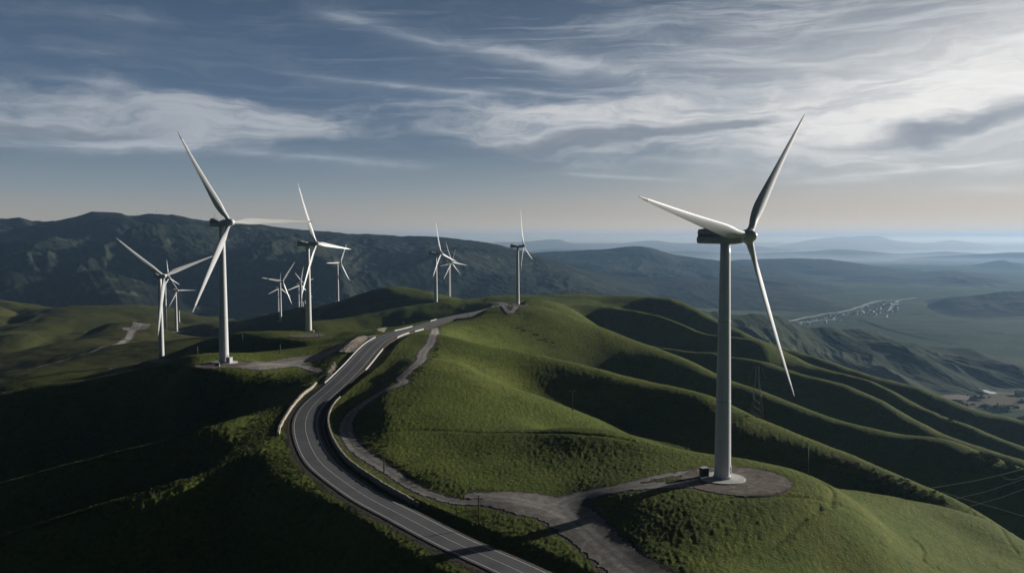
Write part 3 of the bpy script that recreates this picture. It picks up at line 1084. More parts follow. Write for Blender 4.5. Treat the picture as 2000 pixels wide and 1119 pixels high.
mountain('mountains', cr([(-420, 446), (-200, 436), (-100, 431), (0, 428), (40, 424), (70, 430), (110, 430), (150, 422), (185, 414), (225, 415), (260, 422), (300, 419), (335, 420), (380, 430),
                          (440, 436), (520, 440), (600, 450), (680, 455), (760, 458), (850, 463), (930, 471), (1000, 484), (1080, 510), (1160, 535), (1250, 560)], 5400, 4700),
         2600, 2200, 900, 330, 11, M_mount, 0.48, 1000, -15, 0.03, 0.9)
mountain('mountain_spur', cr([(-300, 478), (-100, 474), (0, 472), (80, 480), (150, 493), (230, 502), (320, 518), (420, 546), (520, 580), (620, 612)], 4400, 3700),
         1000, 900, 420, 160, 15, M_mount, 0.6, 520, -15, 0.06, 0.9)
mountain('mountain_spur', cr([(480, 478), (560, 482), (620, 492), (700, 506), (770, 526), (840, 548), (930, 575), (1000, 600)], 4700, 4200),
         1000, 900, 360, 140, 17, M_mount, 0.6, 460, -15, 0.06, 0.9)
mountain('mountain_spur', cr([(760, 478), (840, 490), (920, 498), (1000, 515), (1080, 538), (1160, 560), (1250, 590)], 5000, 4500),
         1000, 900, 360, 140, 19, M_mount, 0.6, 460, -15, 0.06, 0.9)
mountain('foothills', cr([(-300, 520), (-150, 530), (0, 528), (90, 545), (170, 530), (230, 535), (300, 560), (380, 572), (470, 570), (540, 585), (640, 590), (720, 600)], 3500, 3300),
         900, 900, 500, 160, 23, M_mount, 0.22, 480, -15, 0.05, 1.0)
mountain('hills_beyond', cr([(880, 520), (950, 503), (1050, 494), (1130, 489), (1180, 487), (1210, 482), (1240, 480), (1270, 484), (1300, 494), (1350, 503), (1420, 511), (1500, 526), (1600, 548)], 7600, 7200),
         2200, 1800, 500, 180, 31, M_mount, 0.26, 900, -15, 0.03, 1.0)
mountain('hills_beyond', cr([(820, 560), (900, 543), (1000, 532), (1080, 522), (1150, 530), (1230, 541), (1320, 540), (1400, 547), (1480, 555), (1560, 567), (1640, 590)], 5700, 5200),
         1300, 1000, 450, 150, 37, M_mount, 0.24, 560, -15, 0.05, 1.0)
mountain('low_hills', cr([(1330, 575), (1400, 562), (1480, 549), (1540, 553), (1600, 561), (1690, 582)], 6600, 6300), 900, 800, 260, 90, 41, M_mount, 0.34, 380, -10, 0.05)
mountain('low_hills', cr([(1340, 530), (1400, 515), (1450, 507), (1550, 505), (1620, 507), (1700, 518), (1780, 527), (1850, 536), (2000, 551), (2200, 566)], 9800, 9000), 1900, 1500, 420, 110, 43, M_far, 0.32, 700, -10, 0.06)
mountain('low_hills', cr([(1400, 548), (1500, 534), (1600, 538), (1680, 531), (1760, 535), (1850, 528), (1900, 533), (1980, 540), (2200, 546)], 8400, 8200), 2100, 900, 420, 110, 45, M_mount, 0.5, 420, -8, 0.10, 0.8)
mountain('low_hills', cr([(1480, 588), (1530, 580), (1580, 578), (1620, 584), (1660, 592)], 5700, 5600), 500, 400, 160, 60, 46, M_mount, 0.4, 260, -8, 0.10, 1.0)
mountain('low_hills', cr([(1620, 545), (1725, 512), (1800, 502), (1900, 497), (2000, 492), (2250, 486)], 14500), 2600, 2000, 320, 90, 47, M_far, 0.30, 900, -10, 0.05)
mountain('low_hills', cr([(1780, 550), (1875, 525), (1930, 512), (1960, 508), (2000, 515), (2200, 522)], 11500), 1800, 1500, 260, 80, 53, M_far, 0.30, 700, -10, 0.05)
mountain('low_hills', cr([(1640, 622), (1700, 613), (1760, 605), (1810, 596), (1850, 583), (1900, 577), (1950, 572), (2000, 567), (2200, 552)], 4700, 4400), 1000, 1000, 360, 120, 59, M_mount, 0.36, 420, -10, 0.08, 1.2)
mountain('far_mountains', cr([(1360, 489), (1480, 485), (1530, 479), (1575, 470), (1625, 465), (1670, 462), (1710, 461), (1750, 469), (1800, 475), (1860, 469), (1900, 474), (1950, 479), (2000, 477), (2300, 482)], 27000), 5000, 4000, 500, 80, 61, M_far, 0.25, 1800, -10, 0.06)
mountain('far_mountains', cr([(700, 480), (840, 476), (900, 478), (960, 474), (1025, 472), (1085, 467), (1120, 475), (1200, 476), (1275, 470), (1310, 474), (1350, 476), (1400, 474), (1450, 478), (1560, 488)], 23000), 4500, 4000, 500, 80, 67, M_far, 0.25, 1600, -10, 0.04)
mountain('far_mountains', cr([(900, 498), (1000, 493), (1100, 486), (1250, 492), (1350, 490), (1450, 495), (1550, 492), (1650, 487), (1750, 495), (1850, 492), (2000, 498), (2300, 496)], 17500), 3000, 2500, 460, 80, 71, M_far, 0.28, 1200, -10, 0.07)
mountain('far_mountains', cr([(-900, 474), (0, 472), (800, 474), (1200, 473), (1600, 474), (2000, 473), (2600, 474)], 33500), 1500, 1500, 300, 40, 73, M_far, 0.2, 2500, -10, 0.05)

mountain('wooded_ridge', [(1330, 605, 1950), (1400, 612, 2050), (1430, 612, 2100), (1470, 611, 2150), (1500, 618, 2200), (1535, 628, 2250), (1567, 637, 2280), (1590, 640, 2290), (1615, 635, 2300), (1650, 642, 2320), (1688, 642, 2330),
                          (1728, 656, 2350), (1757, 666, 2360), (1795, 671, 2370), (1848, 678, 2380), (1897, 681, 2380), (1960, 700, 2380), (2050, 715, 2380)],
         620, 420, 620, 260, 83, M_ridge, 0.50, 330, -15, 0.05, 1.0, 0.9)


# ------------------------------------------------------------------ wind turbines
def airfoil(ch, th, n=20):
    out = []
    for k in range(n):
        a = 2 * PI * k / n
        c = math.cos(a)
        x = 0.5 * ch * c
        taper = 1.0 if c > 0 else (1 + c * 0.55)
        y = 0.5 * th * math.sin(a) * (taper if th / ch < 0.8 else 1)
        out.append((x + ch * 0.14 * (1 if th / ch < 0.8 else 0) * -1, y))
    return out


BL = 44.6
HUBZ, TOWZ, OVER = 65.0, 63.0, 6.9


def make_blade(name, parent):
    mb = MB()
    secs = []
    st = [(0, 1.9, 1.9, 20), (0.02, 1.9, 1.9, 20), (0.05, 2.1, 1.75, 19), (0.09, 2.8, 1.45, 17), (0.14, 3.6, 1.15, 15), (0.19, 3.95, 0.95, 13), (0.26, 3.75, 0.78, 10.5), (0.35, 3.3, 0.62, 8), (0.46, 2.75, 0.48, 5.5),
          (0.58, 2.25, 0.37, 3.5), (0.70, 1.8, 0.28, 2), (0.82, 1.35, 0.20, 1), (0.92, 0.95, 0.14, 0.2), (0.97, 0.62, 0.09, 0), (0.992, 0.34, 0.05, 0), (1.0, 0.10, 0.03, 0)]
    for f, ch, th, tw in st:
        ch = ch * (1 - 0.12 * min(1, f / 0.12))
        z = 1.2 + f * BL
        a = R(tw + 4)
        bend = 1.6 * f * f
        sec = []
        for x, y in airfoil(ch, th):
            sec.append((x * math.cos(a) - y * math.sin(a), -(x * math.sin(a) + y * math.cos(a)) - bend, z))
        secs.append(sec)
    mb.loft(secs, None, True, True, 0, lambda i: 1 if i >= 12 else 0)
    return mb.build(name, [M_white, M_tip], parent)


def sup(a, w, z0, z1, n=24, e=0.55):
    """superellipse section at axis position a (local -Y is the wind side)"""
    out = []
    for k in range(n):
        t = 2 * PI * k / n
        c, s_ = math.cos(t), math.sin(t)
        out.append((w * math.copysign(abs(c) ** e, c), a, (z0 + z1) / 2 + (z1 - z0) / 2 * math.copysign(abs(s_) ** e, s_)))
    return out


def make_turbine():
    root = empty('wind_turbine', (0, 0, 0))
    mb = MB()
    prof = [(2.30, -0.5), (2.30, 0.0), (2.24, 0.05)]
    for k in range(1, 25):
        f = k / 24
        prof.append((2.24 - 0.92 * f ** 1.05, 0.05 + (TOWZ - 0.1) * f))
    mb.lathe(prof, 48)
    tower = mb.build('tower', M_white, root)
    for z in (21.0, 42.5):
        mb = MB()
        rr_ = 2.24 - 0.92 * (z / TOWZ) ** 1.05
        mb.lathe([(rr_ + 0.002, z - 0.14), (rr_ + 0.05, z - 0.12), (rr_ + 0.05, z + 0.12), (rr_ - 0.01, z + 0.14)], 48)
        mb.build('flange', M_hood, tower)
    mb = MB()
    n = 40
    for k in range(n):
        a = 2 * PI * k / n
        M = Matrix.Rotation(a, 4, 'Z') @ Matrix.Translation((2.36, 0, 0))
        mb.box(-0.06, 0.06, -0.05, 0.05, 0.0, 0.9, M)
    mb.lathe([(2.55, 0.02), (2.55, 0.22), (2.25, 0.24)], 48)
    mb.build('base_flange', M_white, tower)
    mb = MB()
    M = Matrix.Rotation(R(-60), 4, 'Z')
    mb.box(2.13, 2.33, -0.5, 0.5, 1.4, 3.6, M, 0.05)
    mb.build('door', M_hood, tower)
    # foundation disc
    mb = MB()
    mb.lathe([(6.1, -1.0), (6.1, 0.12), (6.0, 0.20), (2.0, 0.26)], 56, None, False)
    mb.build('foundation', M_concrete, root)
    # nacelle hull, local -Y towards the rotor
    mb = MB()
    secs = [sup(8.3, 1.35, 0.25, 1.95), sup(8.1, 1.55, 0.08, 2.1), sup(5.0, 1.75, 0.0, 2.15), sup(2.5, 1.85, -0.02, 2.2), sup(0, 1.9, -0.1, 2.75), sup(-2.5, 1.85, -0.1, 3.3), sup(-4.4, 1.7, 0.1, 3.45), sup(-5.5, 1.35, 0.5, 3.3)]
    mb.loft([s_[::-1] for s_ in secs])
    nac = mb.build('nacelle', M_hood, root)
    nac.location = (0, 0, TOWZ)
    mb = MB()
    secs = [sup(8.15, 1.2, 2.55, 3.5), sup(7.8, 1.5, 2.45, 3.95), sup(6.4, 1.65, 2.45, 4.15), sup(5.0, 1.65, 2.45, 4.0), sup(3.4, 1.6, 2.45, 3.4), sup(1.8, 1.6, 2.42, 3.0), sup(0.2, 1.6, 2.45, 3.0)]
    mb.loft([s_[::-1] for s_ in secs])
    mb.build('hood', M_hood, nac)
    mb = MB()
    mb.loft([s_[::-1] for s_ in [sup(8.0, 1.3, 1.95, 2.65), sup(0.5, 1.5, 1.95, 2.65)]])
    mb.build('vent_strip', M_dark, nac)
    for sx in (-1, 1):
        mb = MB()
        secs = []
        for k in range(26):
            yy = 1.6 + k * 0.24
            o_ = 1.62 if k % 4 < 2 else 1.50
            secs.append([(sx * 1.40, yy, 2.16), (sx * o_, yy, 2.16), (sx * o_, yy, 2.42), (sx * 1.40, yy, 2.42)])
        mb.loft(secs, None, False)
        mb.build('vent_grille', M_hood, nac)
    mb = MB()
    mb.tube((0.5, 6.9, 4.0), (0.5, 6.9, 6.1), 0.05)
    mb.tube((0.1, 6.9, 5.6), (0.9, 6.9, 5.6), 0.04)
    mb.build('weather_mast', M_steel, nac)
    # hub and blades share a frame tilted 5 degrees
    tilt = Matrix.Rotation(R(-5), 4, 'X')
    hubM = Matrix.Translation((0, -OVER, HUBZ)) @ tilt
    mb = MB()
    prof = [(0.0, -2.55), (0.55, -2.45), (1.05, -2.1), (1.5, -1.4), (1.75, -0.6), (1.82, 0.2), (1.75, 1.0), (1.45, 1.5), (1.2, 1.6)]
    mb.lathe([(r + 0.001, -a) for r, a in prof][::-1], 40, Matrix.Rotation(R(90), 4, 'X'))
    hub = mb.build('hub', M_white, root)
    hub.matrix_local = hubM
    mb = MB()
    for k in range(3):
        M = Matrix.Rotation(2 * PI * k / 3, 4, 'Y')
        mb.lathe([(1.12, 1.0), (1.12, 1.95), (1.02, 2.0)], 28, M)
    mb.build('blade_collar', M_white, hub)
    for k in range(3):
        b = make_blade('blade', root)
        b.matrix_local = hubM @ Matrix.Rotation(2 * PI * k / 3, 4, 'Y')
    return root


def copy_tree(o, parent=None):
    c = o.copy()
    COL.objects.link(c)
    if parent is not None:
        c.parent = parent
        c.matrix_parent_inverse = o.matrix_parent_inverse.copy()
    for ch in list(o.children):
        copy_tree(ch, c)
    return c


proto = make_turbine()
TILT = Matrix.Rotation(R(-5), 4, 'X')


def set_rotor(root, theta, pitch=0.0, rs=1.0):
    hubM = Matrix.Translation((0, -OVER, HUBZ)) @ TILT
    k = 0
    for ch in root.children:
        if ch.name.split('.')[0] == 'blade':
            ch.matrix_local = hubM @ Matrix.Rotation(R(theta) + 2 * PI * k / 3, 4, 'Y') @ Matrix.Rotation(R(pitch), 4, 'Z') @ Matrix.Diagonal((rs, rs, rs, 1))
            k += 1
        elif ch.name.split('.')[0] == 'hub':
            ch.matrix_local = hubM @ Matrix.Rotation(R(theta), 4, 'Y')


# (hub px, hub py, tower px, base py, D, heading from -Y towards +X, rotor angle, label)
TUR = [
    (1417, 462, 1413, 940, 235, 42, 41, 'biggest and nearest white wind turbine, on the round gravel pad at the right'),
    (433, 435, 435, 710, 409, 49, -31, 'tall white wind turbine beside the gravel fork left of the road'),
    (601, 476, 600, 655, 625, 70, -24, 'white wind turbine standing on the grassy knoll in front of the dark hill'),
    (312, 539, 313, 705, 690, 46, -50, 'white wind turbine below the near pad, its tower cut by a blade, at far left'),
    (1011, 481, 1010, 598, 962, 78, -8, 'lone white wind turbine on the ridge top where the road ends'),
    (343, 567, 344, 648, 1425, 45, -28, 'small white wind turbine on the pale green flat in the left distance'),
    (547, 549, 547, 625, 1400, 50, 40, 'small white wind turbine low on the left flank of the dark hill'),
    (659, 513, 659, 588, 1420, 60, 30, 'small white wind turbine on the skyline shoulder of the dark hill'),
    (851, 495, 851, 587, 1200, 68, -14, 'taller of the two white wind turbines behind the ridge left of the road end'),
    (877, 512, 877, None, 1560, 50, -20, 'shorter white wind turbine close right of the pair behind the ridge'),
    (879, 514, 879, None, 2000, 40, 20, 'tiny grey wind turbine almost hidden behind the shorter of the ridge pair'),
    (543, 562, 543, None, 2050, 48, 8, 'faint grey wind turbine directly behind the turbine on the dark hill flank'),
    (583, 556, 583, None, 1900, 55, 15, 'distant white wind turbine just left of the knoll turbine tower, leftmost of a tight cluster'),
    (588, 553, 588, None, 2050, 60, 75, 'distant white wind turbine in the middle of the tight cluster behind the knoll turbine'),
    (592, 590, 592, None, 2300, 50, 30, 'lowest and smallest wind turbine of the tight cluster behind the knoll turbine'),
    (322, 543, 322, None, 1300, 80, -6, 'white wind turbine mostly hidden behind the far left turbine tower'),
]
RS = {15: 0.6, 4: 0.93, 5: 0.66, 6: 0.9, 7: 0.8, 8: 0.85, 9: 0.85, 10: 0.8, 11: 0.8, 12: 0.9, 13: 0.8, 14: 0.5}
roots = []
for i, (hpx, hpy, tpx, bpy_, D, head, th, lab) in enumerate(TUR):
    t = proto if i == 0 else copy_tree(proto)
    hub = P(hpx, hpy, D)
    x, y = hub[0], hub[1]
    if bpy_ is not None:
        s_ = (bpy_ - hpy) * D / F / HUBZ
        g = ground(x, y)
        z = g
        s_ = (hub[2] - g) / HUBZ
    else:
        g = min(ground(x, y), hub[2] - 40)
        s_ = 1.0
        z = hub[2] - HUBZ
        for ch in t.children:           # a tower as tall as the ground there asks for
            if ch.name.split('.')[0] == 'tower':
                ch.location = (0, 0, g - z)
                ch.scale = (1, 1, (TOWZ + z - g) / TOWZ)
            elif ch.name.split('.')[0] == 'foundation':
                ch.location = (0, 0, g - z)
    t.location = (x, y, z + 0.05)
    t.scale = (s_, s_, s_)
    t.rotation_euler = (0, 0, R(head))
    set_rotor(t, th, 0.0, RS.get(i, 1.0))
    t['_s'] = s_
    del t['_s']
    tag(t, lab, 'wind turbine', 'wind turbines on the hills')
    roots.append(t)
    print('TURB', i, round(s_, 3), [round(v, 1) for v in (x, y, z - CZ)])
# the short white mast stub on the far left hill
mb = MB()
g = G(350, 628)
mb.lathe([(1.6, -1), (1.6, 0.4), (1.2, 0.5), (1.0, 19.5), (0.2, 20.0)], 20)
o = mb.build('white_mast', M_white)
o.location = g
tag(o, 'short bare white mast on the distant green slope right of the small left turbine', 'mast')


# ------------------------------------------------------------------ boxes, poles, pylon, wires
def cabinet(px, py, w, d, h, rz, lab, mat, near=None):
    g = near if near is not None else G(px, py)
    t = empty('transformer_box', (g[0], g[1], ground(g[0], g[1]) + 0.25), rz)
    mb = MB(); mb.box(-w / 2 - .15, w / 2 + .15, -d / 2 - .15, d / 2 + .15, -0.6, 0.12); mb.build('plinth', M_concrete, t)
    mb = MB(); mb.box(-w / 2, w / 2, -d / 2, d / 2, 0.12, h, None, 0.05); mb.build('cabinet', mat, t)
    mb = MB(); mb.box(-w / 2 - .1, w / 2 + .1, -d / 2 - .1, d / 2 + .1, h + 0.003, h + 0.14, None, 0.03); mb.build('lid', M_hood, t)
    for sx in (-1, 1):
        mb = MB(); mb.box(sx * w / 4 - w / 4 + .06, sx * w / 4 + w / 4 - .06, -d / 2 - 0.05, -d / 2 - 0.003, 0.3, h - 0.2); o_ = mb.build('door', mat, t)
        mb = MB(); mb.box(sx * 0.12 - .03, sx * 0.12 + .03, -d / 2 - 0.12, -d / 2 - 0.052, h * .45, h * .6); mb.build('handle', M_dark, o_)
    tag(t, lab, 'utility box')
    return t


b0 = roots[0].location
cabinet(0, 0, 2.0, 1.7, 2.3, R(20), 'dark green transformer box on the concrete apron of the nearest turbine', M_box, (b0[0] - 4.6, b0[1] + 1.5))
b1 = roots[1].location
cabinet(0, 0, 2.2, 2.0, 2.5, R(-25), 'grey white transformer box against the tower by the gravel fork', M_hood, (b1[0] + 3.3, b1[1] - 2.6))
cabinet(0, 0, 1.8, 1.2, 1.1, R(5), 'low black cabinet at the front edge of the gravel fork pad', M_dark, (b1[0] + 0.5, b1[1] - 11.0))
b2 = roots[2].location
cabinet(0, 0, 2.0, 1.8, 2.2, R(-20), 'dark box at the foot of the knoll turbine', M_box, (b2[0] + 3.2, b2[1] - 2.0))


def pole(px, ytop, ybot, arm, lab, D=None, thin=0.16, mat=None):
    g = G(px, ybot) if D is None else np.array([P(px, ybot, D)[0], D, ground(P(px, ybot, D)[0], D)])
    h = max(3.5, (ybot - ytop) * g[1] / F)
    t = empty('utility_pole', (g[0], g[1], ground(g[0], g[1]) - 0.3), random.uniform(-.3, .6))
    lean = random.uniform(-0.02, 0.02) * h
    mb = MB(); mb.tube((0, 0, -0.5), (lean, 0, h), thin * 1.15, thin * 0.75, 10); p_ = mb.build('pole', mat or M_wood, t)
    if arm:
        mb = MB(); mb.box(lean - 1.1, lean + 1.1, 0.16, 0.30, h - 0.9, h - 0.72); mb.tube((lean - .7, .2, h - .8), (lean, .18, h - 1.7), .04); mb.tube((lean + .7, .2, h - .8), (lean, .18, h - 1.7), .04); mb.build('crossarm', M_wood, t)
        for sx in (-1, 0, 1):
            mb = MB()
            mb.lathe([(0.05, h - 0.72), (0.09, h - 0.66), (0.05, h - 0.58), (0.09, h - 0.52), (0.03, h - 0.45)], 8, Matrix.Translation((lean + sx * 0.95, 0.23, 0)))
            mb.build('insulator', M_hood, t)
    tag(t, lab, 'pole', 'poles on the hills')
    return t


for a in [
    (936, 950, 1013, 1, 'leaning wooden pole with crossarm at the edge of the gravel yard by the road'),
    (750, 868, 914, 1, 'wooden pole beside the dirt track inside the road bend'),
    (1118, 757, 800, 1, 'lone pole standing on the lit slope in the middle of the right hills'),
    (1578, 868, 936, 0, 'slim steel pole behind the crest right of the nearest turbine'),
    (386, 674, 692, 0, 'thin pole left of the fork turbine tower'),
    (474, 650, 667, 0, 'thin pole in the shaded grass between the fork and knoll turbines'),
    (547, 672, 691, 0, 'thin pole on the bright grass strip above the gravel fork'),
    (623, 645, 661, 0, 'thin pole just right of the knoll turbine'),
    (731, 632, 647, 0, 'thin pole above the small soil heap'),
    (788, 627, 637, 0, 'thin pole behind the second left barrier'),
    (877, 605, 621, 1, 'pole with crossarm standing before the dark slope at the farthest barrier'),
    (914, 604, 616, 0, 'thin pole at the far end of the farthest barrier'),
    (905, 600, 608, 0, 'very short thin pole on the dark slope below the ridge'),
    (275, 706, 713, 0, 'short white marker post on the track by the far left turbine'),
]:
    pole(a[0], a[1], a[2], a[3], a[4], None, 0.17 if a[2] > 780 else 0.20, M_steel if 'steel' in a[4] or 'thin' in a[4] else (M_white if 'white' in a[4] else None))

# lamp mast on the skyline where the road ends
g = G(947, 592)
t = empty('light_mast', (g[0], g[1], ground(g[0], g[1]) - 0.2))
mb = MB(); mb.tube((0, 0, 0), (0, 0, 11), .22, .14); mb.build('pole', M_steel, t)
mb = MB(); mb.box(-1.6, 1.6, -.3, .3, 9.2, 10.0, None, .08); mb.build('panel', M_white, t)
mb = MB(); mb.box(-.9, 1.4, -.6, .6, 6.2, 7.6, None, .08); mb.build('equipment_box', M_white, t)
tag(t, 'pole with white panels on the skyline left of the ridge turbine', 'mast')


def lattice(name, base_p, h, wb, wt, lab, cat, arms=True, r=0.06, lev=9):
    t = empty(name, base_p)
    lv = [h * (1 - (1 - k / lev) ** 1.25) for k in range(lev + 1)]

    def hw(z):
        return wb / 2 + (wt - wb) / 2 * min(1, z / (h * 0.8))
    for sx, sy in ((1, 1), (-1, 1), (-1, -1), (1, -1)):
        mb = MB()
        for a, b in zip(lv[:-1], lv[1:]):
            mb.tube((sx * hw(a), sy * hw(a), a), (sx * hw(b), sy * hw(b), b), r, r, 6)
        mb.build('leg', M_steel, t)
    mb = MB()
    cs = ((1, 1), (-1, 1), (-1, -1), (1, -1))
    for a, b in zip(lv[:-1], lv[1:]):
        for i in range(4):
            p, q = cs[i], cs[(i + 1) % 4]
            mb.tube((p[0] * hw(a), p[1] * hw(a), a), (q[0] * hw(b), q[1] * hw(b), b), r * .55, r * .55, 5)
            mb.tube((q[0] * hw(a), q[1] * hw(a), a), (p[0] * hw(b), p[1] * hw(b), b), r * .55, r * .55, 5)
            mb.tube((p[0] * hw(b), p[1] * hw(b), b), (q[0] * hw(b), q[1] * hw(b), b), r * .5, r * .5, 5)
    mb.build('bracing', M_steel, t)
    if arms:
        for z, w in ((h * .80, 3.6), (h * .89, 3.0), (h * .97, 2.2)):
            mb = MB()
            for s in (-1, 1):
                mb.tube((0, 0, z + .7), (s * w, 0, z), r * .6, r * .5, 5)
                mb.tube((0, .3, z - .2), (s * w, 0, z), r * .6, r * .5, 5)
                mb.tube((s * w, 0, z), (s * w, 0, z - 1.1), .1, .1, 6)
            mb.build('crossarm', M_steel, t)
    return tag(t, lab, cat)


D = 395
x = P(1478, 800, D)[0]
gz = ground(x, D)
lattice('power_pylon', (x, D, gz - 0.5), (P(1478, 712, D)[2] - gz), 5.0, 1.3, 'tall steel lattice pylon rising from the shaded gully right of the nearest turbine', 'pylon')


def wire(pts, lab, r=0.06):
    r = r * 1.7
    p = catmull([P(*q) for q in pts], 10)
    mb = MB()
    secs = []
    for i in range(len(p)):
        secs.append([(p[i, 0], p[i, 1] + r * math.cos(2 * PI * j / 6), p[i, 2] + r * math.sin(2 * PI * j / 6)) for j in range(6)])
    mb.loft(secs, None, True)
    tag(mb.build('power_cable', M_wire), lab, 'cable', 'power cables over the right gully')


wire([(1740, 968, 440), (1818, 953, 420), (1910, 937, 400), (2000, 915, 380), (2120, 880, 350)], 'uppermost and brightest cable over the dark gully at right', 0.07)
wire([(1955, 929, 390), (1967, 935, 388), (1980, 936, 385), (1995, 931, 380), (2060, 905, 370)], 'short sagging cable loop under the uppermost cable')
wire([(1810, 990, 430), (1870, 973, 415), (1930, 958, 400), (2000, 935, 385), (2100, 905, 360)], 'middle cable rising over the dark gully', 0.05)
wire([(1850, 1000, 430), (1910, 984, 410), (1955, 971, 400), (2000, 955, 385), (2100, 920, 360)], 'lowest of the rising cables over the dark gully', 0.05)
wire([(1840, 960, 420), (1880, 973, 410), (1940, 990, 400), (2000, 1008, 390), (2100, 1040, 370)], 'cable that slopes down to the right across the others', 0.06)

# masts on the mountain skyline
for px, py, hgt, lab in [(305, 420, 46, 'taller thin radio mast on the mountain skyline'), (268, 421, 26, 'shorter thin radio mast on the mountain skyline')]:
    D = 5300
    p = P(px, py + 2, D)
    t = empty('radio_mast', (p[0], p[1], p[2] - 6))
    mb = MB(); mb.tube((0, 0, -10), (0, 0, hgt), 1.1, .7, 8); mb.build('pole', M_steel, t)
    mb = MB(); mb.box(-2, 2, -1, 1, hgt * .75, hgt * .8); mb.build('antenna', M_steel, t)
    tag(t, lab, 'mast')


# ------------------------------------------------------------------ scrub, trees
def leaf_clumps(spots, size, nleaf, flat=0.7):
    """many small leaf faces round each spot"""
    V, Fc = [], []
    k = 0
    for (x, y, z, s) in spots:
        n = nleaf
        d = rng.normal(size=(n, 3))
        d /= np.linalg.norm(d, axis=1)[:, None]
        r = rng.random(n) ** 0.4
        lob = 1 + 0.35 * np.sin(3 * np.arctan2(d[:, 1], d[:, 0]) + rng.random() * 6)
        c = d * (r * lob)[:, None] * s
        c[:, 2] = np.abs(c[:, 2]) * flat * rng.uniform(.8, 1.3)
        a = rng.normal(size=(n, 3)); a /= np.linalg.norm(a, axis=1)[:, None]
        b = np.cross(a, rng.normal(size=(n, 3))); b /= np.linalg.norm(b, axis=1)[:, None]
        q = size * s * rng.uniform(.6, 1.3, n)[:, None]
        ctr = c + np.array([x, y, z])
        v = np.stack([ctr - a * q, ctr - b * q * .6, ctr + a * q, ctr + b * q * .6], 1).reshape(-1, 3)
        V.append(v)
        Fc.append(np.arange(k, k + 4 * n).reshape(n, 4))
        k += 4 * n
    return np.vstack(V), np.vstack(Fc)


spots = []


def scatter(px_line, n, spread, s0, s1):
    q = np.array([G(*p) for p in px_line])
    q = resample(catmull(q, 6), 1.0)
    for _ in range(n):
        c = q[rng.integers(len(q))]
        spots.append((c[0] + rng.normal() * spread, c[1] + rng.normal() * spread, 0, rng.uniform(s0, s1)))


scatter([(1015, 640), (1040, 650), (1065, 660), (1085, 672)], 26, 2.5, .4, 1.1)
scatter([(1175, 818), (1200, 830), (1235, 845)], 60, 4, .5, 1.3)
scatter([(1640, 947), (1700, 940), (1760, 953), (1830, 975)], 160, 4, .5, 1.4)
scatter([(1480, 815), (1560, 838), (1640, 868)], 60, 5, .5, 1.3)
scatter([(1930, 905), (1970, 912), (2000, 918)], 120, 9, .8, 2.2)
scatter([(1830, 800), (1880, 830), (1920, 850)], 70, 8, 1.0, 2.4)
scatter([(540, 800), (505, 850), (470, 880), (420, 905), (350, 930)], 1100, 3.0, .35, .95)
for k, n_, sz_ in (('L1', 1500, (.35, .75)), ('L2', 900, (.4, .95)), ('L3', 500, (.3, .6))):
    q = resample(catmull([P(*p) for p in CR[k][1:]], 6), 1.0)
    for _ in range(n_):
        c = q[rng.integers(len(q))]
        spots.append((c[0] + rng.normal() * 1.2, c[1] + rng.normal() * (0.7 if k != 'L2' else 1.6), 0, rng.uniform(*sz_)))
scatter([(480, 890), (520, 905), (560, 930)], 350, 4, .3, .7)
scatter([(560, 905), (600, 945), (650, 965), (720, 1010), (800, 1060), (870, 1100)], 320, 1.6, .3, .8)
scatter([(480, 900), (520, 930), (560, 940)], 200, 5, .3, .8)
scatter([(900, 990), (960, 1015), (1020, 1045), (1100, 1085)], 150, 1.8, .3, .7)
scatter([(850, 650), (846, 690), (835, 705), (800, 745)], 90, 1.2, .5, 1.1)
scatter([(700, 800), (710, 850), (760, 905), (840, 935)], 160, 1.6, .4, 1.0)
scatter([(620, 735), (640, 700), (660, 690)], 130, 2.0, .4, 1.0)
scatter([(500, 735), (560, 745), (600, 745), (620, 740)], 140, 3.0, .4, .9)
sp = np.array(spots)
sz = HS(sp[:, 0], sp[:, 1])
dr, _, _ = line_query(sp[:, 0], sp[:, 1], road, 40)
cr_ = soft_masks(sp[:, 0], sp[:, 1])
ok = (dr > 7.5) & (cr_ < 0.3)
sp[:, 2] = sz - 0.1
V, Fc = leaf_clumps(sp[ok], 0.22, 60)
kind(mesh_np('scrub', V, Fc, M_leaf, None, False), 'stuff')

# belts of trees on the valley floor and along the wooded ridge crest: too many and too far to count
spots = []
for _ in range(1500):
    px, py = rng.uniform(1840, 2060), rng.uniform(775, 850)
    p = Pz(px, py, -CZ + 2)
    if perlin(np.array([p[0] / 90]), np.array([p[1] / 60]), 99)[0] > 0.08:
        spots.append((p[0], p[1], 0, rng.uniform(3, 6)))
V, Fc = leaf_clumps(spots, 0.30, 36, 1.1)
kind(mesh_np('valley_trees', V, Fc, M_tree, None, False), 'stuff')


# ------------------------------------------------------------------ town on the valley floor
def vline(pts, w, name, mat, dz=3.0):
    p = resample(catmull([Pz(a, b, -CZ) for a, b in pts], 8), 25)
    z = np.interp(np.arange(len(p)), np.arange(len(p)), np.zeros(len(p))) + dz
    l = np.c_[p[:, :2], z]
    l[:, 2] = fbm(l[:, 0] / 900, l[:, 1] / 900, 4, 5) * 9 + fbm(l[:, 0] / 160, l[:, 1] / 160, 3, 6) * 2.2 + dz
    return kind(ribbon(name, l, -w / 2, w / 2, 0, mat), 'structure')


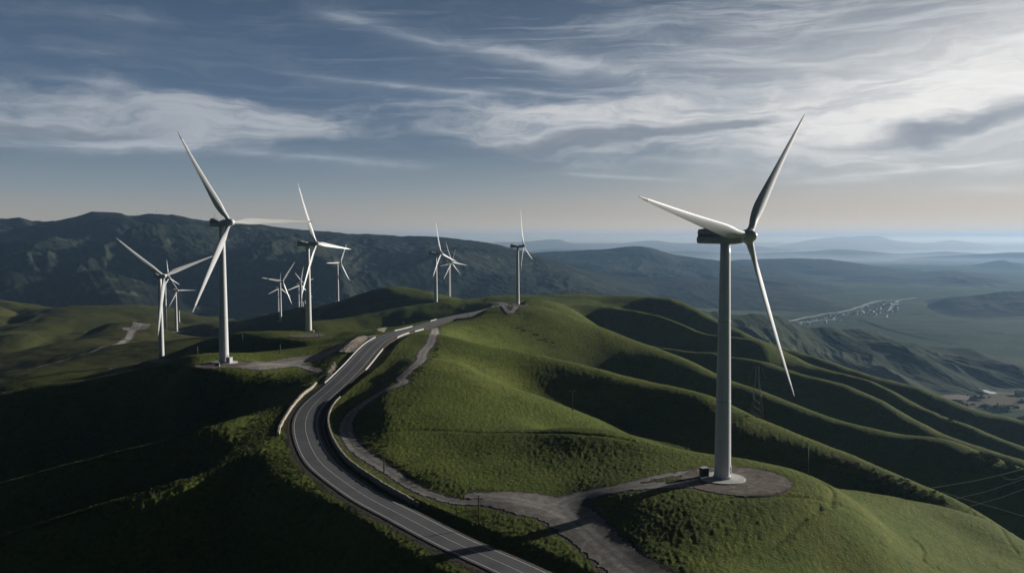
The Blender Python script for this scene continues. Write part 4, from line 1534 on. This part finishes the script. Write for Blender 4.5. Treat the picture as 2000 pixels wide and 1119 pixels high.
vline([(1540, 626), (1590, 616), (1640, 609), (1680, 600), (1710, 590), (1750, 585), (1790, 581)], 22, 'valley_road', M_barrier)
vline([(1560, 630), (1600, 624), (1635, 622)], 16, 'valley_road', M_barrier)
vline([(1735, 606), (1745, 596), (1755, 587)], 16, 'valley_road', M_barrier)
vline([(1490, 628), (1540, 626), (1560, 622)], 20, 'valley_road', M_barrier)
vline([(1680, 622), (1730, 640), (1790, 655), (1870, 668)], 14, 'hedge_line', M_tree)
pond = []
pg = [(1918, 761), (1926, 761), (1934, 764), (1942, 765), (1948, 768), (1940, 769), (1930, 768), (1923, 765)]
mw, tw_ = material('pond_water')
finish(tw_, (0.30, 0.33, 0.36, 1), 0.12, spec=0.8)
pp = [Pz(a, b, -CZ + 14) for a, b in pg]
mb = MB()
for p in pp:
    mb.v.append(p)
mb.face(range(len(pp)))
kind(mb.build('pond', mw), 'structure')
pf = [Pz(a, b, -CZ + 12) for a, b in [(1836, 772), (1870, 770), (1896, 774), (1890, 781), (1850, 779)]]
mb = MB()
mb.v += pf
mb.face(range(len(pf)))
kind(mb.build('ploughed_field', mat_plain('ploughed_soil', (0.20, 0.16, 0.12), 0.95, 0.2, 0.02)), 'structure')


def house_mesh():
    t = empty('house', (0, 0, 0))
    mb = MB(); mb.box(-6, 6, -4.5, 4.5, -4, 6); mb.build('wall', M_house, t)
    mb = MB()
    mb.v += [(-6.6, -5.2, 5.6), (6.6, -5.2, 5.6), (6.6, 5.2, 5.6), (-6.6, 5.2, 5.6), (-6.6, 0, 9.2), (6.6, 0, 9.2)]
    for f in ((0, 1, 5, 4), (2, 3, 4, 5), (0, 4, 3), (1, 2, 5), (3, 2, 1, 0)):
        mb.face(f)
    mb.build('roof', M_roof, t)
    return t


h0 = house_mesh()
first = True
spots = []
for _ in range(88):
    u = rng.random() ** 0.8
    px = 1660 + 95 * u + rng.normal() * 6
    py = 611 - 17 * u + rng.normal() * 4.5
    spots.append((px, py, 'pale house in the cluster of the distant valley town', 'houses of the valley town', rng.uniform(.45, 1.0)))
for _ in range(56):
    px = rng.uniform(1545, 1650)
    py = 630 - (px - 1545) * 0.13 + rng.normal() * 4
    spots.append((px, py, 'pale house strung along the valley road left of the town', 'houses along the valley road', rng.uniform(.35, .7)))
for px, py, lab in [(1985, 742, 'pale farm house on the low ground at the right edge'), (1872, 784, 'white barn beside the beige ploughed field'), (1995, 772, 'pale barn near the pond at the right edge')]:
    spots.append((px, py, lab, None, 1.4))
for px, py, lab, grp, s_ in spots:
    p = Pz(px, py, -CZ)
    hh = h0 if first else copy_tree(h0)
    first = False
    zz = float(fbm(np.array([p[0] / 900]), np.array([p[1] / 900]), 4, 5)[0] * 9 + fbm(np.array([p[0] / 160]), np.array([p[1] / 160]), 3, 6)[0] * 2.2)
    hh.location = (p[0], p[1], zz)
    hh.scale = (s_ * rng.uniform(.8, 1.6), s_, s_ * rng.uniform(.8, 1.1))
    hh.rotation_euler = (0, 0, rng.uniform(0, PI))
    if 'group' in hh:
        del hh['group']
    tag(hh, lab, 'house', grp)

# ------------------------------------------------------------------ air
hm, ht = material('haze_air')
vol = ht.n('ShaderNodeVolumePrincipled')
vol.inputs['Color'].default_value = (0.40, 0.66, 0.98, 1)
vol.inputs['Density'].default_value = 4.1e-5
vol.inputs['Anisotropy'].default_value = 0.35
ho = ht.n('ShaderNodeOutputMaterial')
ht.t.links.new(vol.outputs[0], ho.inputs['Volume'])
mb = MB()
mb.box(-33000, 33000, -1800, 36500, -40, CZ + 205)
kind(mb.build('haze', hm), 'stuff')

# a bank of ground mist far down the valley, wholly inside the haze
mm_, mt = material('mist_air')
vol = mt.n('ShaderNodeVolumePrincipled')
vol.inputs['Color'].default_value = (0.84, 0.88, 0.92, 1)
vol.inputs['Density'].default_value = 1.2e-4
vol.inputs['Anisotropy'].default_value = 0.5
mo = mt.n('ShaderNodeOutputMaterial')
mt.t.links.new(vol.outputs[0], mo.inputs['Volume'])
mb = MB()
mb.box(-32000, 32000, 11500, 36000, -35, 80)
kind(mb.build('valley_mist', mm_), 'stuff')
fm_, ft = material('far_haze_air')
vol = ft.n('ShaderNodeVolumePrincipled')
vol.inputs['Color'].default_value = (1.0, 0.90, 0.76, 1)
vol.inputs['Density'].default_value = 4.5e-5
vol.inputs['Anisotropy'].default_value = 0.5
fo = ft.n('ShaderNodeOutputMaterial')
ft.t.links.new(vol.outputs[0], fo.inputs['Volume'])
mb = MB()
mb.box(-32500, 32500, 13500, 36300, -38, CZ + 60)
kind(mb.build('distant_haze', fm_), 'stuff')

# ------------------------------------------------------------------ sun and sky
SUN_AZ, SUN_EL = 62.0, 13.5
s = Vector((math.sin(R(SUN_AZ)) * math.cos(R(SUN_EL)), math.cos(R(SUN_AZ)) * math.cos(R(SUN_EL)), math.sin(R(SUN_EL))))
sd = bpy.data.lights.new('sun', 'SUN')
sd.energy = 5.0
sd.angle = R(0.5)
sd.color = (1.0, 0.955, 0.88)
so = bpy.data.objects.new('sun', sd)
COL.objects.link(so)
so.rotation_euler = s.to_track_quat('Z', 'Y').to_euler()
so.location = s * 2000

w = bpy.data.worlds.new('World')
sc.world = w
w.use_nodes = True
t = NT(w.node_tree)
dirv = t.n('ShaderNodeTexCoord').outputs['Generated']
sep = t.n('ShaderNodeSeparateXYZ')
t.t.links.new(dirv, sep.inputs[0])
dx, dy, dz = sep.outputs
AZ = t.m('ARCTAN2', dx, dy)
EL = t.m('ARCSINE', dz)


def ae(px, py):
    a, b = ray(px, py)
    azz = math.atan(a)
    return azz, math.atan(b * math.cos(azz))


# clear sky by elevation, brighter and greyer towards the sun side
elf = t.m('DIVIDE', t.add(EL, 0.05), 0.85, clamp=True)


def ef(py):
    return (((HOR - py) / F) + 0.05) / 0.85


stops = [(0.0, lin(172, 168, 158)), (ef(470), lin(190, 177, 158)), (ef(430), lin(168, 162, 153)), (ef(370), lin(132, 145, 154)), (ef(300), lin(103, 121, 139)),
         (ef(200), lin(85, 106, 131)), (ef(100), lin(75, 96, 121)), (ef(0), lin(66, 86, 110)), (0.47, lin(36, 48, 66)), (0.65, lin(18, 24, 34)), (1.0, lin(10, 14, 20))]
clear = t.ramp(elf, stops)
side = t.ss(-0.35, 0.75, AZ)
warmh = t.mul(side, t.ss(0.032, 0.0, EL))
clear = t.mix(t.mul(warmh, 0.75), clear, (1.15, 0.98, 0.74, 1))
clear = t.mix(t.mul(t.mul(side, t.ss(0.10, 0.01, EL)), 0.8), clear, lin(222, 198, 168))
ga, ge = ae(2120, 150)
dA, dE = t.mul(t.sub(AZ, ga), 1 / 0.34), t.mul(t.sub(EL, ge), 1 / 0.095)
q = t.add(t.mul(dA, dA), t.mul(dE, dE))
glow = t.m('EXPONENT', t.mul(q, -1.0))
clear = t.mix(t.mul(glow, 0.72), clear, lin(238, 236, 232))
vis = t.ss(-0.45, 0.45, dy)

# cloud noise in a frame that flattens with height like a high layer
wv = t.xyz(t.mul(AZ, 1.0), t.mul(EL, 1.0), 0.0)
warp = t.noise(t.scale(wv, 5, 16, 1), 1.0, 4, 0.55)
warp2 = t.noise(t.scale(wv, 9, 9, 1, 0.3), 1.3, 3, 0.5)
EL2 = t.add(EL, t.mul(t.sub(warp, 0.5), 0.075))
AZ2 = t.add(AZ, t.mul(t.sub(warp2, 0.5), 0.10))
wv2 = t.xyz(AZ2, EL2, 0.0)
cir = t.noise(t.scale(wv2, 5.5, 34, 1, 0.06), 1.0, 7, 0.62)
cir2 = t.noise(t.scale(wv2, 12, 95, 1, 0.10), 1.0, 6, 0.65)
puff = t.noise(t.scale(wv2, 16, 42, 1, -0.05), 1.0, 6, 0.6)


def blob(px, py, rx, ry, rot=0.0, soft=1.0, warped=True):
    a, e = ae(px, py)
    A, E = (AZ2, EL2) if warped else (AZ, EL)
    u, v = t.sub(A, a), t.sub(E, e)
    c_, s_ = math.cos(R(rot)), math.sin(R(rot))
    uu = t.mul(t.add(t.mul(u, c_), t.mul(v, s_)), F / rx)
    vv = t.mul(t.sub(t.mul(v, c_), t.mul(u, s_)), F / ry)
    return t.m('EXPONENT', t.mul(t.m('POWER', t.add(t.mul(uu, uu), t.mul(vv, vv)), soft), -1.0))


def addm(lst):
    r = lst[0]
    for k in lst[1:]:
        r = t.add(r, k)
    return r


sky = clear
# thin cirrus veil
veil_mask = t.add(t.mul(t.ss(-0.15, 0.45, AZ), 0.75), 0.12)
veil_mask = t.mul(veil_mask, t.mul(t.ss(0.045, 0.12, EL), t.ss(0.55, 0.25, EL)))
veil = t.mul(t.mul(t.ss(0.42, 0.74, t.add(t.mul(cir, 0.65), t.mul(cir2, 0.35))), veil_mask), 0.75)
sky = t.mix(veil, sky, lin(205, 210, 216))
wr = t.xyz(t.add(AZ, t.mul(t.sub(warp, 0.5), 0.05)), t.add(EL, t.mul(t.sub(warp, 0.5), 0.02)), 0.0)
fan = t.noise(t.scale(wr, 4.5, 70, 1, -0.20), 1.0, 6, 0.6)
fan2 = t.noise(t.scale(wr, 6, 150, 1, 0.12), 1.0, 5, 0.6)
fm = t.mul(t.mul(t.ss(0.02, 0.40, AZ), t.ss(0.10, 0.16, EL)), t.mul(t.ss(0.48, 0.66, fan), 0.36))
sky = t.mix(fm, sky, lin(222, 224, 227))
fm2 = t.mul(t.mul(t.ss(-0.40, 0.10, AZ), t.ss(0.09, 0.15, EL)), t.mul(t.ss(0.54, 0.70, fan2), 0.22))
sky = t.mix(t.mul(fm2, t.ss(0.6, 0.3, EL)), sky, lin(200, 207, 215))
# cloud banks
bank = addm([t.mul(blob(300, 225, 330, 44, -3), 0.95), t.mul(blob(90, 245, 240, 42, 2), 0.6), t.mul(blob(520, 222, 130, 26, -8), 0.55), t.mul(blob(330, 265, 130, 28), 0.5),
             t.mul(blob(980, 225, 280, 36, -2), 0.62), t.mul(blob(1250, 255, 330, 48, 3), 0.75), t.mul(blob(1500, 190, 420, 70, 6), 0.42),
             t.mul(blob(1850, 245, 330, 62, 6), 0.75), t.mul(blob(1960, 150, 300, 80, 14), 0.5)])
tex = addm([t.mul(puff, 0.48), t.mul(cir, 0.40), t.mul(cir2, 0.12)])
bd = t.add(bank, t.mul(t.sub(tex, 0.5), 2.1))
cloud = t.mul(t.ss(0.22, 1.15, bd), t.ss(-0.6, 0.3, AZ, 0.68, 0.86))
ccol = t.mix(t.ss(-0.5, 0.6, AZ), lin(182, 187, 194), lin(234, 231, 228))
ccol = t.mix(t.ss(0.56, 0.36, t.add(t.mul(cir, 0.5), t.mul(cir2, 0.5))), ccol, t.mix(t.ss(-0.5, 0.6, AZ), lin(146, 155, 167), lin(182, 187, 194)))
sky = t.mix(cloud, sky, ccol)
# the bright side of the sky towards the sun
edge = blob(2080, 150, 430, 85, 10, 1.0)
sky = t.mix(t.mul(edge, t.add(0.22, t.mul(t.ss(0.40, 0.64, cir), 0.45))), sky, (1.0, 0.98, 0.94, 1))
# shaded undersides
under = addm([t.mul(blob(120, 243, 240, 20, 0), 0.75), t.mul(blob(1180, 272, 300, 20, 5), 0.95), t.mul(blob(1840, 245, 230, 27, 8), 0.85), t.mul(blob(1440, 250, 90, 14, 5), 0.4), t.mul(blob(1740, 165, 120, 9, 10), 0.4)])
ud = t.mul(t.ss(0.22, 0.85, t.add(under, t.mul(t.sub(t.add(t.mul(puff, 0.5), t.mul(cir, 0.5)), 0.5), 0.9))), 0.85)
sky = t.mix(ud, sky, t.mix(t.ss(-0.4, 0.5, AZ), lin(108, 120, 136), lin(132, 141, 153)))


# long streaks and old contrails
def streak(x0, y0, x1, y1, w0, strength, bright, warped=0.6, rag=0.6):
    a0, e0 = ae(x0, y0)
    a1, e1 = ae(x1, y1)
    k = (e1 - e0) / (a1 - a0)
    El = t.add(EL, t.mul(t.sub(warp, 0.5), 0.03 * warped))
    d = t.m('ABSOLUTE', t.sub(El, t.add(t.mul(t.sub(AZ, a0), k), e0)))
    wd = w0 / F
    core = t.m('EXPONENT', t.mul(t.m('POWER', t.mul(d, 1 / wd), 1.4), -1.0))
    lo, hi = min(a0, a1), max(a0, a1)
    L = hi - lo
    ends = t.mul(t.ss(lo - 0.02 * 1, lo + L * 0.35, AZ), t.ss(hi + 0.02, hi - L * 0.25, AZ))
    tex = t.add(1 - rag, t.mul(t.ss(0.35, 0.65, cir2), rag))
    return t.mul(t.mul(t.mul(core, ends), tex), strength)


for (x0, y0, x1, y1, wd, stg, wr) in [
        (510, 137, 1030, 190, 5, 0.55, 0.3), (590, 8, 900, 98, 12, 0.38, 0.8), (820, 72, 1270, 140, 14, 0.50, 0.9), (1000, 110, 1270, 150, 9, 0.4, 1.0), (960, 172, 1220, 196, 5, 0.5, 0.4),
        (0, 272, 420, 290, 13, 0.55, 0.4), (330, 285, 860, 328, 8, 0.42, 0.3), (1090, 338, 1340, 353, 3.5, 0.45, 0.2), (1580, 352, 2010, 312, 4.5, 0.9, 0.15), (1500, 360, 1750, 348, 4, 0.35, 0.2),
        (1250, 312, 1430, 320, 7, 0.4, 0.4), (1250, 95, 1700, 135, 10, 0.45, 0.5), (1700, 132, 2050, 172, 7, 0.8, 0.4), (1380, 75, 1720, 0, 12, 0.35, 0.8), (1480, 110, 1640, 30, 8, 0.25, 0.4),
        (150, 20, 330, 40, 8, 0.22, 0.8), (80, 95, 210, 106, 5, 0.2, 0.5), (80, 150, 260, 168, 6, 0.25, 0.6), (1880, 335, 2050, 318, 10, 0.45, 0.5), (1850, 372, 2050, 365, 9, 0.3, 0.5), (750, 205, 960, 190, 9, 0.3, 0.9)]:
    sky = t.mix(streak(x0, y0, x1, y1, wd, stg, 1.0, wr), sky, t.mix(t.ss(-0.3, 0.5, AZ), lin(180, 188, 198), lin(232, 232, 232)))
clear_b = t.mix(1.0, clear, (0.065, 0.12, 0.20, 1), 'MULTIPLY')
sky = t.mix(vis, clear_b, sky)
ns = t.n('ShaderNodeTexSky', sky_type='NISHITA')
ns.sun_disc = False
ns.sun_elevation = R(SUN_EL)
ns.sun_rotation = R(SUN_AZ)
ns.altitude = 400
# hand-made gradient and clouds with only a trace of the physical sky: strength 0.1 for both
sky10 = t.mix(1.0, sky, (10, 10, 10, 1), 'MULTIPLY')
tot = t.mix(0.012, sky10, ns.outputs[0])
bg = t.n('ShaderNodeBackground')
t.put(bg.inputs['Color'], tot)
bg.inputs['Strength'].default_value = 0.1
wo = t.n('ShaderNodeOutputWorld')
t.t.links.new(bg.outputs[0], wo.inputs['Surface'])
w.cycles.sampling_method = 'MANUAL'
w.cycles.sample_map_resolution = 512

# ------------------------------------------------------------------ render settings
sc.render.engine = 'CYCLES'
sc.view_settings.view_transform = 'Standard'
sc.view_settings.look = 'None'
sc.view_settings.exposure = 0.0
sc.view_settings.gamma = 1.0
sc.cycles.use_denoising = True
sc.cycles.max_bounces = 5
sc.cycles.diffuse_bounces = 2
sc.cycles.glossy_bounces = 2
sc.cycles.volume_bounces = 0
sc.cycles.use_adaptive_sampling = True
sc.cycles.adaptive_threshold = 0.02
